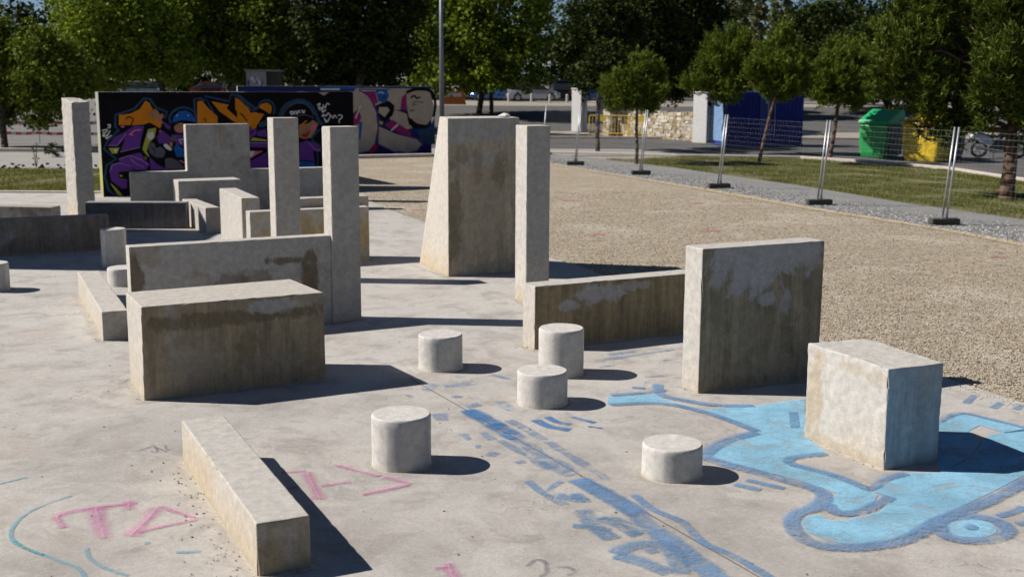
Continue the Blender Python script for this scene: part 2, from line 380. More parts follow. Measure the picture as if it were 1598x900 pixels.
# ------------------------------------------------------------------ chippings and grass (uncountable)
def scatter_stones(name, pts, size, mats, seed):
    rs = np.random.RandomState(seed); n = len(pts)
    base = np.array([(1, 0, 0), (-1, 0, 0), (0, 1, 0), (0, -1, 0), (0, 0, 1), (0, 0, -1)], float)
    fc = np.array([(0, 2, 4), (2, 1, 4), (1, 3, 4), (3, 0, 4), (2, 0, 5), (1, 2, 5), (3, 1, 5), (0, 3, 5)])
    sc = rs.uniform(.5, 1.3, (n, 1, 3))*size; sc[:, :, 2] *= .55
    a = rs.uniform(0, 6.28, n); ca, sa = np.cos(a), np.sin(a)
    v = base[None]*sc + rs.normal(0, .15, (n, 6, 3))*size*.5
    x = v[..., 0]*ca[:, None] - v[..., 1]*sa[:, None]; y = v[..., 0]*sa[:, None] + v[..., 1]*ca[:, None]
    v = np.stack([x, y, v[..., 2]], -1) + np.array(pts)[:, None, :]
    f = (fc[None] + (np.arange(n)*6)[:, None, None]).reshape(-1, 3)
    me = bpy.data.meshes.new(name); me.from_pydata(v.reshape(-1, 3).tolist(), [], f.tolist()); 
    o = link(name, me, mats)
    mi = np.repeat(rs.randint(0, len(mats), n), 8).astype(np.int32); me.polygons.foreach_set('material_index', mi)
    return kind(o, 'stuff')
def inside(x, y, poly):
    c = False; j = len(poly)-1
    for i in range(len(poly)):
        if (poly[i][1] > y) != (poly[j][1] > y) and x < (poly[j][0]-poly[i][0])*(y-poly[i][1])/(poly[j][1]-poly[i][1]) + poly[i][0]: c = not c
        j = i
    return c
random.seed(4)
court = [(9.5, -3), (14, 9), (12.6, 12.5)] + PATH_LO + [(-.6, 44.8), (-6.2, 43.8), (-6, 30), (-3.7, 29.2)] + pad_edge[::-1]
pts = []
while len(pts) < 26000:
    y = 7 + 24*random.random()**1.7; x = random.uniform(-.62*y*.75, .46*y+.8)
    if inside(x, y, court): pts.append((x, y, .004))
stone_m = [simple_mat('chip_tan', (.40, .32, .22), 1), simple_mat('chip_pale', (.56, .50, .41), 1), simple_mat('chip_dark', (.19, .15, .105), 1), simple_mat('chip_buff', (.46, .38, .27), 1)]
scatter_stones('gravel', pts, .013, stone_m, 1)
pts = []
while len(pts) < 7000:
    t = random.random(); i = random.randrange(len(pl)-1); a, b_ = pl[i], pl[i+1]
    x = a[0]+(b_[0]-a[0])*t + abs(random.gauss(0, .9))*.9; y = a[1]+(b_[1]-a[1])*t + random.gauss(0, .5)+.3
    pts.append((x, y, .01))
scatter_stones('path_gravel', pts, .024, [simple_mat('chip_grey', (.33, .325, .32), 1), simple_mat('chip_grey_dark', (.16, .155, .15), 1), simple_mat('chip_white', (.52, .51, .50), 1)], 2)
# stray grit kicked onto the slab along its edge
pts = []
for _ in range(500):
    i = random.randrange(1, len(pad_edge)-1); a, b_ = pad_edge[i], pad_edge[i+1]; t = random.random()
    pts.append((a[0]+(b_[0]-a[0])*t - abs(random.gauss(0, .16)), a[1]+(b_[1]-a[1])*t - abs(random.gauss(0, .1)), .014))
scatter_stones('stray_grit', pts, .010, stone_m[:2], 3)

def grass(name, poly, n, h, seed, mats, dens=None):
    rs = np.random.RandomState(seed); xs = [p[0] for p in poly]; ys = [p[1] for p in poly]; P = []
    while len(P) < n:
        x = rs.uniform(min(xs), max(xs)); y = min(ys) + (max(ys)-min(ys))*rs.rand()**1.3
        if not inside(x, y, poly): continue
        q = noise.noise(Vector((x*.8, y*.8, seed)))
        if q + rs.uniform(-.4, .4) < -.12: continue
        P.append((x, y, 0.0))
    P = np.array(P); a = rs.uniform(0, 6.28, n); hh = h*rs.uniform(.4, 1.2, n); w = .006 + .006*rs.rand(n)
    dx, dy = np.cos(a)*w, np.sin(a)*w; lean = rs.normal(0, .45, (n, 2))*hh[:, None]
    v = np.stack([P + np.stack([dx, dy, 0*dx], 1), P - np.stack([dx, dy, 0*dx], 1), P + np.concatenate([lean, hh[:, None]], 1)], 1)
    me = bpy.data.meshes.new(name); me.from_pydata(v.reshape(-1, 3).tolist(), [], (np.arange(3*n).reshape(-1, 3)).tolist())
    o = link(name, me, mats); me.polygons.foreach_set('material_index', rs.choice(len(mats), n, p=[.45, .3, .25][:len(mats)]).astype(np.int32))
    return kind(o, 'stuff')
def leaf_mat(name, c, var=.35, trans=.25, rough=.6):
    m, nt, b, o = new_mat(name); n = N(nt)
    g = n.node('ShaderNodeNewGeometry'); r = g.outputs['Random Per Island']
    k = n.mix(r, tuple(x*(1-var) for x in c), tuple(x*(1+var) for x in c))
    nt.links.new(k, b.inputs['Base Color']); b.inputs['Roughness'].default_value = rough; b.inputs['Specular IOR Level'].default_value = .08
    if trans:
        t = n.node('ShaderNodeBsdfTranslucent'); nt.links.new(n.mix(.5, k, (c[0]*1.6, c[1]*1.5, c[2]*.6)), t.inputs[0])
        mx = n.node('ShaderNodeMixShader'); mx.inputs[0].default_value = trans
        nt.links.new(b.outputs[0], mx.inputs[1]); nt.links.new(t.outputs[0], mx.inputs[2]); nt.links.new(mx.outputs[0], o.inputs[0])
    return m
GM = [leaf_mat('grass_green', (.10, .14, .018)), leaf_mat('grass_olive', (.14, .15, .025)), leaf_mat('grass_straw', (.25, .21, .09))]
grass('grass', [(15.5, 16.0)] + PATH_UP + [(k[0]-.05, k[1]-.22) for k in KERB[1:]], 110000, .065, 5, GM)
grass('grass', [(-22, 30.1), (-9.9, 30.1), (-9.9, 38.0), (-24, 38.0)], 50000, .065, 6, GM)

# ------------------------------------------------------------------ painted marks on the slab
def paint_mat(name, c, lo=.25, hi=.6, worn=.35, gap=.55):
    """thin sprayed/rolled paint: edges and worn spots let the slab show through"""
    m, nt, b, o = new_mat(name); n = N(nt); cc = n.coord('Object')
    at = n.node('ShaderNodeAttribute', attribute_name='edge'); e = at.outputs['Fac']
    f = n.math('ADD', n.math('MULTIPLY', n.noise(cc, 11, 6, .8), .5), n.math('MULTIPLY', n.noise(cc, 55, 5, .85), .5))
    a = n.math('SUBTRACT', n.math('ADD', e, n.math('MULTIPLY', f, 1.5)), .75)
    a = n.rng(a, lo, hi)
    wn_ = n.rng(n.noise(n.coord('Object', loc=(7, 3, 0)), 3.2, 8, .8, .8), .47, .62, 1, 1-worn)
    a = n.math('MULTIPLY', a, wn_)
    a = n.math('MULTIPLY', a, n.rng(n.noise(cc, 38, 6, .85, .5), .36, .60, gap, .92))
    nt.links.new(n.mix(n.rng(n.noise(cc, 1.7, 6, .7), .3, .7), tuple(x*.82 for x in c), tuple(min(1, x*1.12+.03) for x in c)), b.inputs['Base Color'])
    b.inputs['Roughness'].default_value = .8; b.inputs['Specular IOR Level'].default_value = .2
    tr = n.node('ShaderNodeBsdfTransparent'); mx = n.node('ShaderNodeMixShader')
    nt.links.new(a, mx.inputs[0]); nt.links.new(tr.outputs[0], mx.inputs[1]); nt.links.new(b.outputs[0], mx.inputs[2]); nt.links.new(mx.outputs[0], o.inputs[0])
    return m
class Paint:
    """flat paint in a plane: 2-D points are mapped by fn(u, v, layer) to 3-D"""
    def __init__(s, fn=None):
        s.v = []; s.f = []; s.e = []; s.m = []; s.fn = fn or (lambda u, v, z: (u, v, z))
        s.lift = 0; s.soft = False; s.dl = 0.00025 if fn is None else .00003; s.spread, s.core = (.90, .42) if fn is None else (.55, .45)
    def smooth(s, p, k=5, closed=False):
        P = [Vector(q) for q in p]
        if len(P) < 3: 
            return [P[0].lerp(P[-1], i/6) for i in range(7)]
        out = []; n = len(P); rng_ = range(n if closed else n-1)
        for i in rng_:
            a, b, c, d = (P[(i-1) % n], P[i], P[(i+1) % n], P[(i+2) % n]) if closed else (P[max(i-1, 0)], P[i], P[i+1], P[min(i+2, n-1)])
            for j in range(k):
                t = j/k; out.append(.5*((2*b) + (c-a)*t + (2*a-5*b+4*c-d)*t*t + (3*b-3*c+d-a)*t**3))
        if not closed: out.append(P[-1])
        return out
    def stroke(s, pts, w, mi, z, sm=True, closed=False, wob=.12):
        P = s.smooth(pts, 6, closed) if sm else [Vector(q) for q in pts]
        if closed: P.append(P[0])
        if not sm and len(P) == 2: P = [P[0].lerp(P[1], i/4) for i in range(5)]
        n = len(P); prev = None; s.lift += s.dl
        for i in range(n):
            d = P[min(i+1, n-1)] - P[max(i-1, 0)]
            if d.length < 1e-7: continue
            d.normalize(); nn = Vector((-d.y, d.x))
            ww = w*(.55 if (i in (0, n-1) and not closed and s.spread > .6) else 1)*(1 + wob*noise.noise(Vector((P[i].x*4, P[i].y*4, mi))))
            end = 0 if (i in (0, n-1) and not closed) else 1
            k = len(s.v)
            for a, e in ((-s.spread, 0), (-s.core, end), (s.core, end), (s.spread, 0)) if not s.soft else ((-1.1, 0), (-.2, end), (.2, end), (1.1, 0)):
                q = P[i] + nn*ww*a; s.v.append(s.fn(q.x, q.y, z + s.lift)); s.e.append(e)
            if prev is not None:
                for j in range(3): s.f.append((prev+j, k+j, k+j+1, prev+j+1)); s.m.append(mi)
            prev = k
    def fill(s, pts, mi, z, sm=False, e=1.0):
        P = s.smooth(pts, 5, True) if sm else [Vector(q) for q in pts]
        from mathutils.geometry import tessellate_polygon
        tr = tessellate_polygon([[Vector((p.x, p.y, 0)) for p in P]]); k = len(s.v)
        for p in P: s.v.append(s.fn(p.x, p.y, z)); s.e.append(e)
        for t in tr: s.f.append(tuple(k+i for i in t)); s.m.append(mi)
    def ell(s, c, rx, ry, mi, z, rot=0, n=24):
        s.fill([(c[0]+rx*math.cos(a)*math.cos(rot)-ry*math.sin(a)*math.sin(rot), c[1]+rx*math.cos(a)*math.sin(rot)+ry*math.sin(a)*math.cos(rot)) for a in [2*math.pi*i/n for i in range(n)]], mi, z)
    def build(s, name, mats, parent=None, facing=None, **kw):
        me = bpy.data.meshes.new(name); me.from_pydata([tuple(v) for v in s.v], [], s.f)
        o = link(name, me, mats, parent, **kw)
        me.polygons.foreach_set('material_index', s.m); me.update()
        at = me.attributes.new('edge', 'FLOAT', 'POINT'); at.data.foreach_set('value', s.e)
        if facing is not None:
            F = Vector(facing)
            for p in me.polygons:
                if p.normal.dot(F) < 0: p.flip()
        return o
Z1 = .0145; ZS = .0045
P_LBLUE = paint_mat('paint_light_blue', (.25, .52, .70), .15, .9, worn=.5, gap=.62)
P_MBLUE = paint_mat('paint_mid_blue', (.15, .27, .45), .25, 1.0, worn=.65, gap=.35)
P_FADED = paint_mat('paint_faded_blue', (.15, .27, .44), .35, 1.25, worn=.85, gap=.3)
P_DBLUE = paint_mat('paint_strong_blue', (.05, .19, .43), .25, 1.1, worn=.6)
P_PINK = paint_mat('paint_pink', (.62, .24, .42), .25, 1.5, worn=.25, gap=.45)
P_WHITE = paint_mat('paint_white', (.66, .50, .57), .4, 1.7, worn=.5, gap=.2)
P_SMUDGE = paint_mat('paint_smudge', (.13, .25, .43), .45, 1.5, worn=.95)
P_TEAL = paint_mat('paint_teal', (.13, .40, .39), .3, 1.2, worn=.4)
P_SKY = paint_mat('paint_sky', (.22, .40, .48), .3, 1.3, worn=.6)
P_GREY = paint_mat('paint_grey', (.16, .16, .20), .5, 1.5, worn=.7)
P_RED = paint_mat('paint_red', (.60, .20, .24), .4, 1.4, worn=.7)
UP = (0, 0, 1)

p = Paint()
p.fill([(0.888,10.553),(1.344,10.679),(1.421,10.466),(1.704,10.147),(2.005,10.289),(2.208,10.292),(2.710,10.537),(2.424,9.366),(2.495,8.890),(2.236,8.816),(2.138,8.679),(2.380,8.454),(2.511,8.178),(2.601,7.975),(2.521,7.807),(2.365,7.670),(2.242,7.642),(2.187,7.721),(2.213,7.858),(2.320,8.000),(2.250,8.115),(2.056,8.324),(1.774,8.574),(1.535,8.806),(1.558,8.946),(1.766,9.241),(2.034,9.438),(1.907,9.760),(1.715,10.058),(1.454,10.325),(1.207,10.387),(0.870,10.315)], 0, Z1)
p.fill([(1.925,7.432),(1.993,7.560),(2.095,7.588),(2.124,7.485),(2.237,7.487),(2.510,7.645),(2.693,7.920),(2.589,8.033),(2.615,8.120),(2.991,8.463),(3.224,8.466),(3.646,8.907),(3.964,9.430),(4.491,9.678),(4.115,8.675),(3.826,8.412),(3.433,8.044),(3.186,7.815),(2.895,7.546),(2.606,7.246),(2.380,7.103),(2.152,7.054),(1.999,7.144),(1.926,7.285)], 0, Z1)
p.fill([(3.648,9.788),(3.970,10.069),(4.167,9.882),(4.421,9.571),(4.127,9.487),(4.004,9.711),(3.845,9.546),(3.803,9.198),(3.562,8.802),(3.224,8.466),(3.373,9.009)], 0, Z1)
p.stroke([(0.892,10.602),(1.353,10.760),(1.445,10.863)], .07, 1, Z1+ZS)
p.stroke([(1.417,11.071),(1.394,10.660),(1.620,10.422),(1.903,10.287),(2.208,10.292)], .08, 1, Z1+ZS)
p.stroke([(0.867,10.287),(1.203,10.349),(1.450,10.298),(1.715,10.058),(1.907,9.760),(2.066,9.478)], .07, 1, Z1+ZS)
p.stroke([(2.066,9.478),(1.766,9.241),(1.535,8.910),(1.546,8.738),(1.939,8.353),(2.182,8.085),(2.198,7.913),(2.090,7.720),(1.949,7.612),(1.859,7.432),(1.854,7.213),(1.942,7.061),(2.104,7.009),(2.369,7.066),(2.593,7.208),(2.877,7.495),(3.284,7.817),(3.936,8.413)], .10, 1, Z1+ZS)
p.stroke([(2.501,8.911),(2.187,8.795),(2.152,8.646),(2.372,8.422),(2.516,8.196),(2.580,8.102),(2.753,8.303),(2.966,8.450)], .07, 1, Z1+ZS)
p.stroke([(2.189,7.802),(2.216,7.615),(2.373,7.633),(2.560,7.807),(2.682,7.948)], .08, 1, Z1+ZS)
p.stroke([(3.672,9.789),(3.970,10.069),(4.167,9.882),(4.414,9.555)], .05, 1, Z1+ZS)
p.stroke([(2.840,7.444),(2.798,7.224),(2.908,7.132),(3.079,7.158),(3.246,7.302),(3.243,7.474),(3.126,7.560),(2.971,7.547)], .09, 1, Z1+ZS, closed=True)
p.fill([(2.850,7.370),(2.952,7.496),(3.080,7.538),(3.183,7.464),(3.183,7.325),(3.083,7.214),(2.949,7.193),(2.861,7.249)], 0, Z1, sm=True)
p.fill([(2.980,7.371),(3.034,7.417),(3.073,7.373),(3.043,7.319),(2.987,7.318)], 1, Z1+2*ZS, sm=True)
p.fill([(2.447,10.070),(2.527,10.071),(2.435,9.604),(2.352,9.602)], 1, Z1+2*ZS, e=.75)
tag(p.build('ground_drawing', [P_LBLUE, P_MBLUE], facing=UP), 'large light blue painted figure with darker blue outline round the big cube block', 'floor painting')
p = Paint()
for q in ([(4.121,10.372),(4.363,10.734)], [(4.302,10.218),(4.507,10.473)], [(4.493,10.194),(4.673,10.382)], [(3.278,7.562),(3.432,7.657),(3.555,7.766)], [(3.344,7.426),(3.458,7.452)], [(1.619,8.196),(1.707,8.126),(1.796,8.068)], [(1.719,8.288),(1.844,8.199),(1.973,8.094)], [(1.130,10.909),(1.287,10.881)]): p.stroke(q, .06, 0, Z1)
tag(p.build('ground_drawing', [P_MBLUE], facing=UP), 'short blue dashes scattered round the big blue painted figure', 'floor painting')
p = Paint()
p.stroke([(-0.407,10.115),(-0.272,9.890),(-0.122,9.605),(0.060,9.237)], .15, 1, Z1+ZS, wob=.5)
p.stroke([(-0.042,9.821),(0.102,9.574),(0.274,9.208)], .09, 2, Z1)
p.stroke([(-0.206,9.745),(0.079,9.205),(0.262,8.747),(0.482,8.331)], .15, 2, Z1, wob=.6)
p.stroke([(-0.117,9.267),(0.114,8.834),(0.310,8.492)], .08, 2, Z1, wob=.9)
p.stroke([(0.481,8.304),(0.668,7.975),(0.872,7.513)], .13, 0, Z1)
p.stroke([(0.275,9.241),(0.503,8.722),(0.741,8.229)], .08, 2, Z1, wob=.6)
p.stroke([(0.463,8.301),(0.663,7.949),(0.834,7.676),(0.882,7.419),(1.012,7.132),(1.098,6.865),(1.194,6.616),(1.253,6.382)], .13, 0, Z1)
p.stroke([(0.864,7.980),(0.968,7.678),(1.142,7.422),(1.219,7.089),(1.374,6.868),(1.520,6.579),(1.552,6.424)], .055, 0, Z1)
tag(p.build('ground_drawing', [P_MBLUE, P_DBLUE, P_SMUDGE], facing=UP), 'pair of long blue painted lines running across the slab to the bottom edge', 'floor painting')
p = Paint()
for q, w in (([(0.108,8.273),(0.225,7.994),(0.384,7.732)], .05), ([(0.223,7.920),(0.297,8.120),(0.372,8.250)], .04), ([(0.310,7.970),(0.440,7.851),(0.558,7.852)], .06), ([(0.447,7.997),(0.492,7.876)], .06),
             ([(0.392,7.369),(0.540,7.337),(0.662,7.288)], .05), ([(0.481,7.688),(0.543,7.379),(0.663,7.114)], .09), ([(0.584,7.509),(0.702,7.381),(0.823,7.176)], .07),
             ([(0.634,6.894),(0.750,7.015),(0.914,7.062),(1.005,6.951),(1.013,6.573)], .09), ([(0.634,6.894),(0.795,6.776),(0.958,6.593)], .09), ([(0.853,6.994),(0.904,6.906)], .06),
             ([(0.570,7.465),(0.719,7.467),(0.831,7.200)], .06), ([(0.426,7.974),(0.462,7.890),(0.537,7.835)], .05)): p.stroke(q, w*1.25, 0, Z1)
tag(p.build('ground_drawing', [P_FADED], facing=UP), 'blue painted angular letters beside the long blue lines at the bottom', 'floor painting')
p = Paint()
for q, w in (([(0.197,9.825),(0.326,9.612),(0.504,9.511)], .08), ([(0.304,9.915),(0.392,9.755),(0.512,9.672)], .06), ([(0.524,9.918),(0.623,9.817),(0.721,9.725)], .05), ([(0.633,9.631),(0.781,9.564)], .025)): p.stroke(q, w, 0, Z1)
tag(p.build('ground_drawing', [P_DBLUE], facing=UP), 'cluster of small strong blue strokes in front of the lowest middle stool', 'floor painting')
p = Paint()
random.seed(12)
for q, w in (([(-0.834,10.984),(-0.692,10.924),(-0.487,10.981),(-0.375,11.093)], .12), ([(-0.560,10.596),(-0.466,10.497)], .1), ([(-0.393,10.311),(-0.302,10.194)], .12), ([(-0.111,10.438),(-0.001,10.121),(0.148,10.063)], .1), ([(-0.647,10.034),(-0.588,9.739)], .1), ([(-0.419,9.428),(-0.331,9.199)], .09), ([(-0.298,9.060),(-0.240,9.060)], .12), ([(-0.207,8.889),(-0.093,8.830)], .1), ([(-0.261,9.465),(-0.136,9.202)], .06), ([(0.039,8.715),(0.093,8.629)], .07), ([(-0.980,10.547),(-0.917,10.590)], .09), ([(-0.870,10.849),(-0.726,10.747)], .05),
             ([(0.845,11.952),(1.309,12.250),(1.817,12.563)], .07), ([(0.967,12.243),(1.400,12.462)], .05), ([(0.859,11.676),(1.103,11.845)], .04), ([(1.278,11.317),(1.539,11.373)], .05), ([(-0.245,11.417),(0.011,11.168)], .05), ([(1.551,11.994),(1.786,12.142)], .05)): p.stroke(q, w, 0, Z1, wob=.8)
tag(p.build('ground_drawing', [P_SMUDGE], facing=UP), 'faint worn blue smudges between the stools and the low wall', 'floor painting')
p = Paint()
p.stroke([(-3.078,7.907),(-3.188,7.745),(-3.261,7.561),(-3.260,7.367),(-3.218,7.183),(-3.104,7.008),(-2.897,6.858),(-2.704,6.730),(-2.580,6.637),(-2.488,6.486)], .028, 0, Z1)
p.stroke([(-3.160,7.077),(-3.023,6.940),(-2.861,6.832)], .02, 1, Z1+ZS)
tag(p.build('chalk_line', [P_SKY, P_TEAL], facing=UP), 'long curling teal sprayed line at the lower left corner of the slab', 'floor painting')
p = Paint()
for q, w in (([(-3.713,8.107),(-3.629,8.199),(-3.549,8.289)], .03), ([(-2.660,6.979),(-2.573,6.797),(-2.433,6.655),(-2.241,6.534)], .028), ([(-2.320,7.035),(-2.275,7.042)], .04), ([(-2.085,6.895),(-2.001,6.902),(-1.917,6.910)], .035)): p.stroke(q, w, 0, Z1)
tag(p.build('chalk_line', [P_SKY], facing=UP), 'short separate light blue sprayed strokes at the lower left of the slab', 'floor painting')
def pinkset(strokes, label):
    p = Paint(); p.soft = True
    for q, w in strokes:
        p.stroke(q, w*1.7, 0, Z1, wob=.5); p.stroke(q, w*.42, 1, Z1+ZS, wob=.5)
    return tag(p.build('pink_lettering', [P_PINK, P_WHITE], facing=UP), label, 'floor painting')
pinkset([([(-2.910,7.278),(-2.966,7.371),(-3.029,7.474),(-3.007,7.537),(-2.895,7.626),(-2.742,7.689),(-2.571,7.753)], .04), ([(-2.851,7.687),(-2.737,7.431),(-2.579,7.084)], .06), ([(-2.665,7.815),(-2.586,7.590)], .045), ([(-2.421,7.693),(-2.415,7.435),(-2.442,7.121)], .055), ([(-2.416,7.701),(-2.256,7.574),(-2.081,7.459)], .022), ([(-2.079,7.451),(-2.247,7.342),(-2.427,7.203)], .03)],
        'pink sprayed letters T and A left of the front concrete bench')
pinkset([([(-1.719,8.397),(-1.615,8.420),(-1.526,8.443)], .025), ([(-1.533,8.443),(-1.431,8.121),(-1.329,7.818)], .045), ([(-1.615,8.043),(-1.520,8.085)], .02), ([(-1.381,8.107),(-1.287,8.149),(-1.165,8.213)], .035), ([(-1.335,8.591),(-1.151,8.443),(-0.958,8.321)], .03), ([(-0.958,8.321),(-0.825,8.233),(-0.722,8.157)], .035), ([(-0.722,8.157),(-0.893,8.043),(-1.067,7.927)], .04)],
        'pink sprayed angular letters right of the front concrete bench')
pinkset([([(-0.384,6.760),(-0.362,6.636),(-0.318,6.466)], .05), ([(-0.473,6.670),(-0.372,6.689)], .03)], 'single pink sprayed mark at the bottom edge of the slab')
p = Paint()
p.stroke([(0.091,6.694),(0.151,6.803),(0.209,6.767),(0.212,6.625),(0.160,6.539)], .03, 0, Z1); p.stroke([(0.265,6.686),(0.338,6.697),(0.385,6.627),(0.332,6.575)], .03, 0, Z1)
tag(p.build('chalk_line', [P_GREY], facing=UP), 'faint dark grey scribble at the bottom centre of the slab', 'floor painting')
p = Paint()
for q in ([(-2.900,8.965),(-2.854,9.037),(-2.783,8.885),(-2.845,8.895)], [(-2.775,9.061),(-2.727,8.951),(-2.687,8.930)], [(-2.942,8.910),(-2.841,8.993),(-2.692,8.865)]): p.stroke(q, .02, 0, Z1)
tag(p.build('chalk_line', [P_GREY], facing=UP), 'small dark scuff marks just left of the front concrete bench', 'floor painting')
for (c, w, lb) in (((1.453,28.540), .5, 'nearest the fence foot far left of the gravel'), ((1.613,22.201), .35, 'right of the twin tall blocks'), ((3.889,22.862), .4, 'above the big square slab'), ((5.192,28.561), .35, 'on the gravel below the third fence foot'), ((4.416,28.075), .3, 'just left of another below the third fence foot'), ((-2.083,26.390), .35, 'beside the tapered slab'), ((8.153,19.546), .25, 'at the right edge of the gravel')):
    p = Paint(); p.stroke([(c[0]-w/2, c[1]-.08), (c[0], c[1]+.1), (c[0]+w/2, c[1]-.02)], .16, 0, .006, wob=.5)
    p.stroke([(c[0]-w/3, c[1]+.15), (c[0]+w/3, c[1]+.12)], .08, 0, .006)
    tag(p.build('pink_mark', [P_RED], facing=UP), 'small pink sprayed mark ' + lb, 'paint mark', 'pink marks sprayed on the gravel')

bm = bmesh.new(); A_, B_ = Vector((*(-0.995,11.224), .0150)), Vector((*(1.485,6.537), .0150)); nn = Vector((-(B_-A_).y, (B_-A_).x, 0)).normalized()*.005; pv = None
for i in range(60):
    q_ = A_.lerp(B_, i/59) + nn*.8*noise.noise(Vector((i*.7, 0, 0))); r_ = (bm.verts.new(q_-nn), bm.verts.new(q_+nn))
    if pv: bm.faces.new((pv[0], pv[1], r_[1], r_[0]))
    pv = r_
bmesh.ops.recalc_face_normals(bm, faces=bm.faces[:]); kind(bm_obj('ground_joint', bm, simple_mat('joint_dirt', (.17, .15, .13), .95)), 'structure')
# pale cement dust skirts where blocks meet the slab
M_DUST = paint_mat('cement_dust', (.57, .52, .45), .05, .95, worn=.4)
# ------------------------------------------------------------------ concrete blocks
skirts = []
def reg(o): skirts.append(o); return o
G_P = 'tall square concrete pillars'; G_W = 'concrete walls of the training park'; G_B = 'concrete benches'
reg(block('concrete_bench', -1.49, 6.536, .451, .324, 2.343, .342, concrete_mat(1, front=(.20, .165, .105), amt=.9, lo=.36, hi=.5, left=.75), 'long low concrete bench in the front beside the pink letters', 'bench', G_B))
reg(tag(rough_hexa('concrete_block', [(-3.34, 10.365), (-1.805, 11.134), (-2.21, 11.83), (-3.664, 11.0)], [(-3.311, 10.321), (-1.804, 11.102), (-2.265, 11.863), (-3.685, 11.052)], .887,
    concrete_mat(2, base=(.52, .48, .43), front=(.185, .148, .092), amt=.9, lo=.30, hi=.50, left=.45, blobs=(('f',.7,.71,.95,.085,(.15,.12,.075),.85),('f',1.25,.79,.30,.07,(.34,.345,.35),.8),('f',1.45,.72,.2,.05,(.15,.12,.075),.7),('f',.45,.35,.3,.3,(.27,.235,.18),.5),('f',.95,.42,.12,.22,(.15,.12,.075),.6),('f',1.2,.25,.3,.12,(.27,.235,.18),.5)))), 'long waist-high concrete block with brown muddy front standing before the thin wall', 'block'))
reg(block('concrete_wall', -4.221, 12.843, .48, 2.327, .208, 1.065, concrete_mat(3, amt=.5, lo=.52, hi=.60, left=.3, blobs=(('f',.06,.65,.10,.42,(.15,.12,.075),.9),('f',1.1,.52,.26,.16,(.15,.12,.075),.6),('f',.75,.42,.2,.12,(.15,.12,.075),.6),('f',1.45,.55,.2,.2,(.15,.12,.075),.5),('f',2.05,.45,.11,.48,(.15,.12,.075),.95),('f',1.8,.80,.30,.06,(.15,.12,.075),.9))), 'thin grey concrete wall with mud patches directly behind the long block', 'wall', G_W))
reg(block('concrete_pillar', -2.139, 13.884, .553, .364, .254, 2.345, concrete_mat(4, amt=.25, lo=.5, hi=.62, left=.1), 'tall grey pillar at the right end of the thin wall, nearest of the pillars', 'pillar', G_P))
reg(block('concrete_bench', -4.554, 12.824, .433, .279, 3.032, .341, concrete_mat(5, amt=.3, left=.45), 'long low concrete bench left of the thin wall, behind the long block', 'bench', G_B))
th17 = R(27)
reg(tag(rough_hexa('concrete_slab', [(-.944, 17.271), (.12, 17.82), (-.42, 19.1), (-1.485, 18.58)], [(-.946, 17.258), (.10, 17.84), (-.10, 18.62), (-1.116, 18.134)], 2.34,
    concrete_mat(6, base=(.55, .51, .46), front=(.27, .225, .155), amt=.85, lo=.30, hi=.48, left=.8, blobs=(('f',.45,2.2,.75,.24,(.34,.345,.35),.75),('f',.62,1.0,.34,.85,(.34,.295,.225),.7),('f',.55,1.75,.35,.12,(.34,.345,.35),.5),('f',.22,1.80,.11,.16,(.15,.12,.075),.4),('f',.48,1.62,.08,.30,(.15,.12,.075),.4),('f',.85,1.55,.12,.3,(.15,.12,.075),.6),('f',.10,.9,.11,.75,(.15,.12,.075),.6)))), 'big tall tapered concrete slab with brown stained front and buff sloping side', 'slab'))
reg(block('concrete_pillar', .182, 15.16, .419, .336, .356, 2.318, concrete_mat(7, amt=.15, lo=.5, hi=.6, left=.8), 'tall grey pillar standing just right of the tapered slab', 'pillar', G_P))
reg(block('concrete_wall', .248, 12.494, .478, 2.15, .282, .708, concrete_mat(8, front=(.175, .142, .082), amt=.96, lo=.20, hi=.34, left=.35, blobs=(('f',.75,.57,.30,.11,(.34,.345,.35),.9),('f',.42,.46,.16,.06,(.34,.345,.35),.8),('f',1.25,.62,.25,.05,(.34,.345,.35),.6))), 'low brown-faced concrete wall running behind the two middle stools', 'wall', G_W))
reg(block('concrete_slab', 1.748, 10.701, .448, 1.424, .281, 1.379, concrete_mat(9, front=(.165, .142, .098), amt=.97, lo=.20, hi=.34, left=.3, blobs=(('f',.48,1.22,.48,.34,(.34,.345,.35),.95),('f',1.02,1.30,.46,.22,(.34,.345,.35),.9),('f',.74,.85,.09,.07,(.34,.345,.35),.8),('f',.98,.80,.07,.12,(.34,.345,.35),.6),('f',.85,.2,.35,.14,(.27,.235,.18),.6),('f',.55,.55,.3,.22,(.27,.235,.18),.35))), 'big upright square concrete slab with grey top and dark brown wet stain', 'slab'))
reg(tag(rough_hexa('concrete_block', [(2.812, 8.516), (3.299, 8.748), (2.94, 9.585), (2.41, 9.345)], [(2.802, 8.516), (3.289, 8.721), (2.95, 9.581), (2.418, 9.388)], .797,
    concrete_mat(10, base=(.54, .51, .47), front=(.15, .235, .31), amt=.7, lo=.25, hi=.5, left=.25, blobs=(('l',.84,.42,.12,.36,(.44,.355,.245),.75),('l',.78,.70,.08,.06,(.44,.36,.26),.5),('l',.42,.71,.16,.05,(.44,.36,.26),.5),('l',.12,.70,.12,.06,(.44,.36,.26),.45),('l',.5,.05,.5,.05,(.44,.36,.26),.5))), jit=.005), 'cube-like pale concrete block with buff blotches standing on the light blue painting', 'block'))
reg(block('concrete_pillar', -8.976, 24.226, .60, .36, .80, 2.40, concrete_mat(11, amt=.1, left=.6), 'tall rough-edged pillar at far left beside the dark mural wall', 'pillar', G_P, z_tops=[0, .02, .07, .09], jit=.013, bevel=.02))
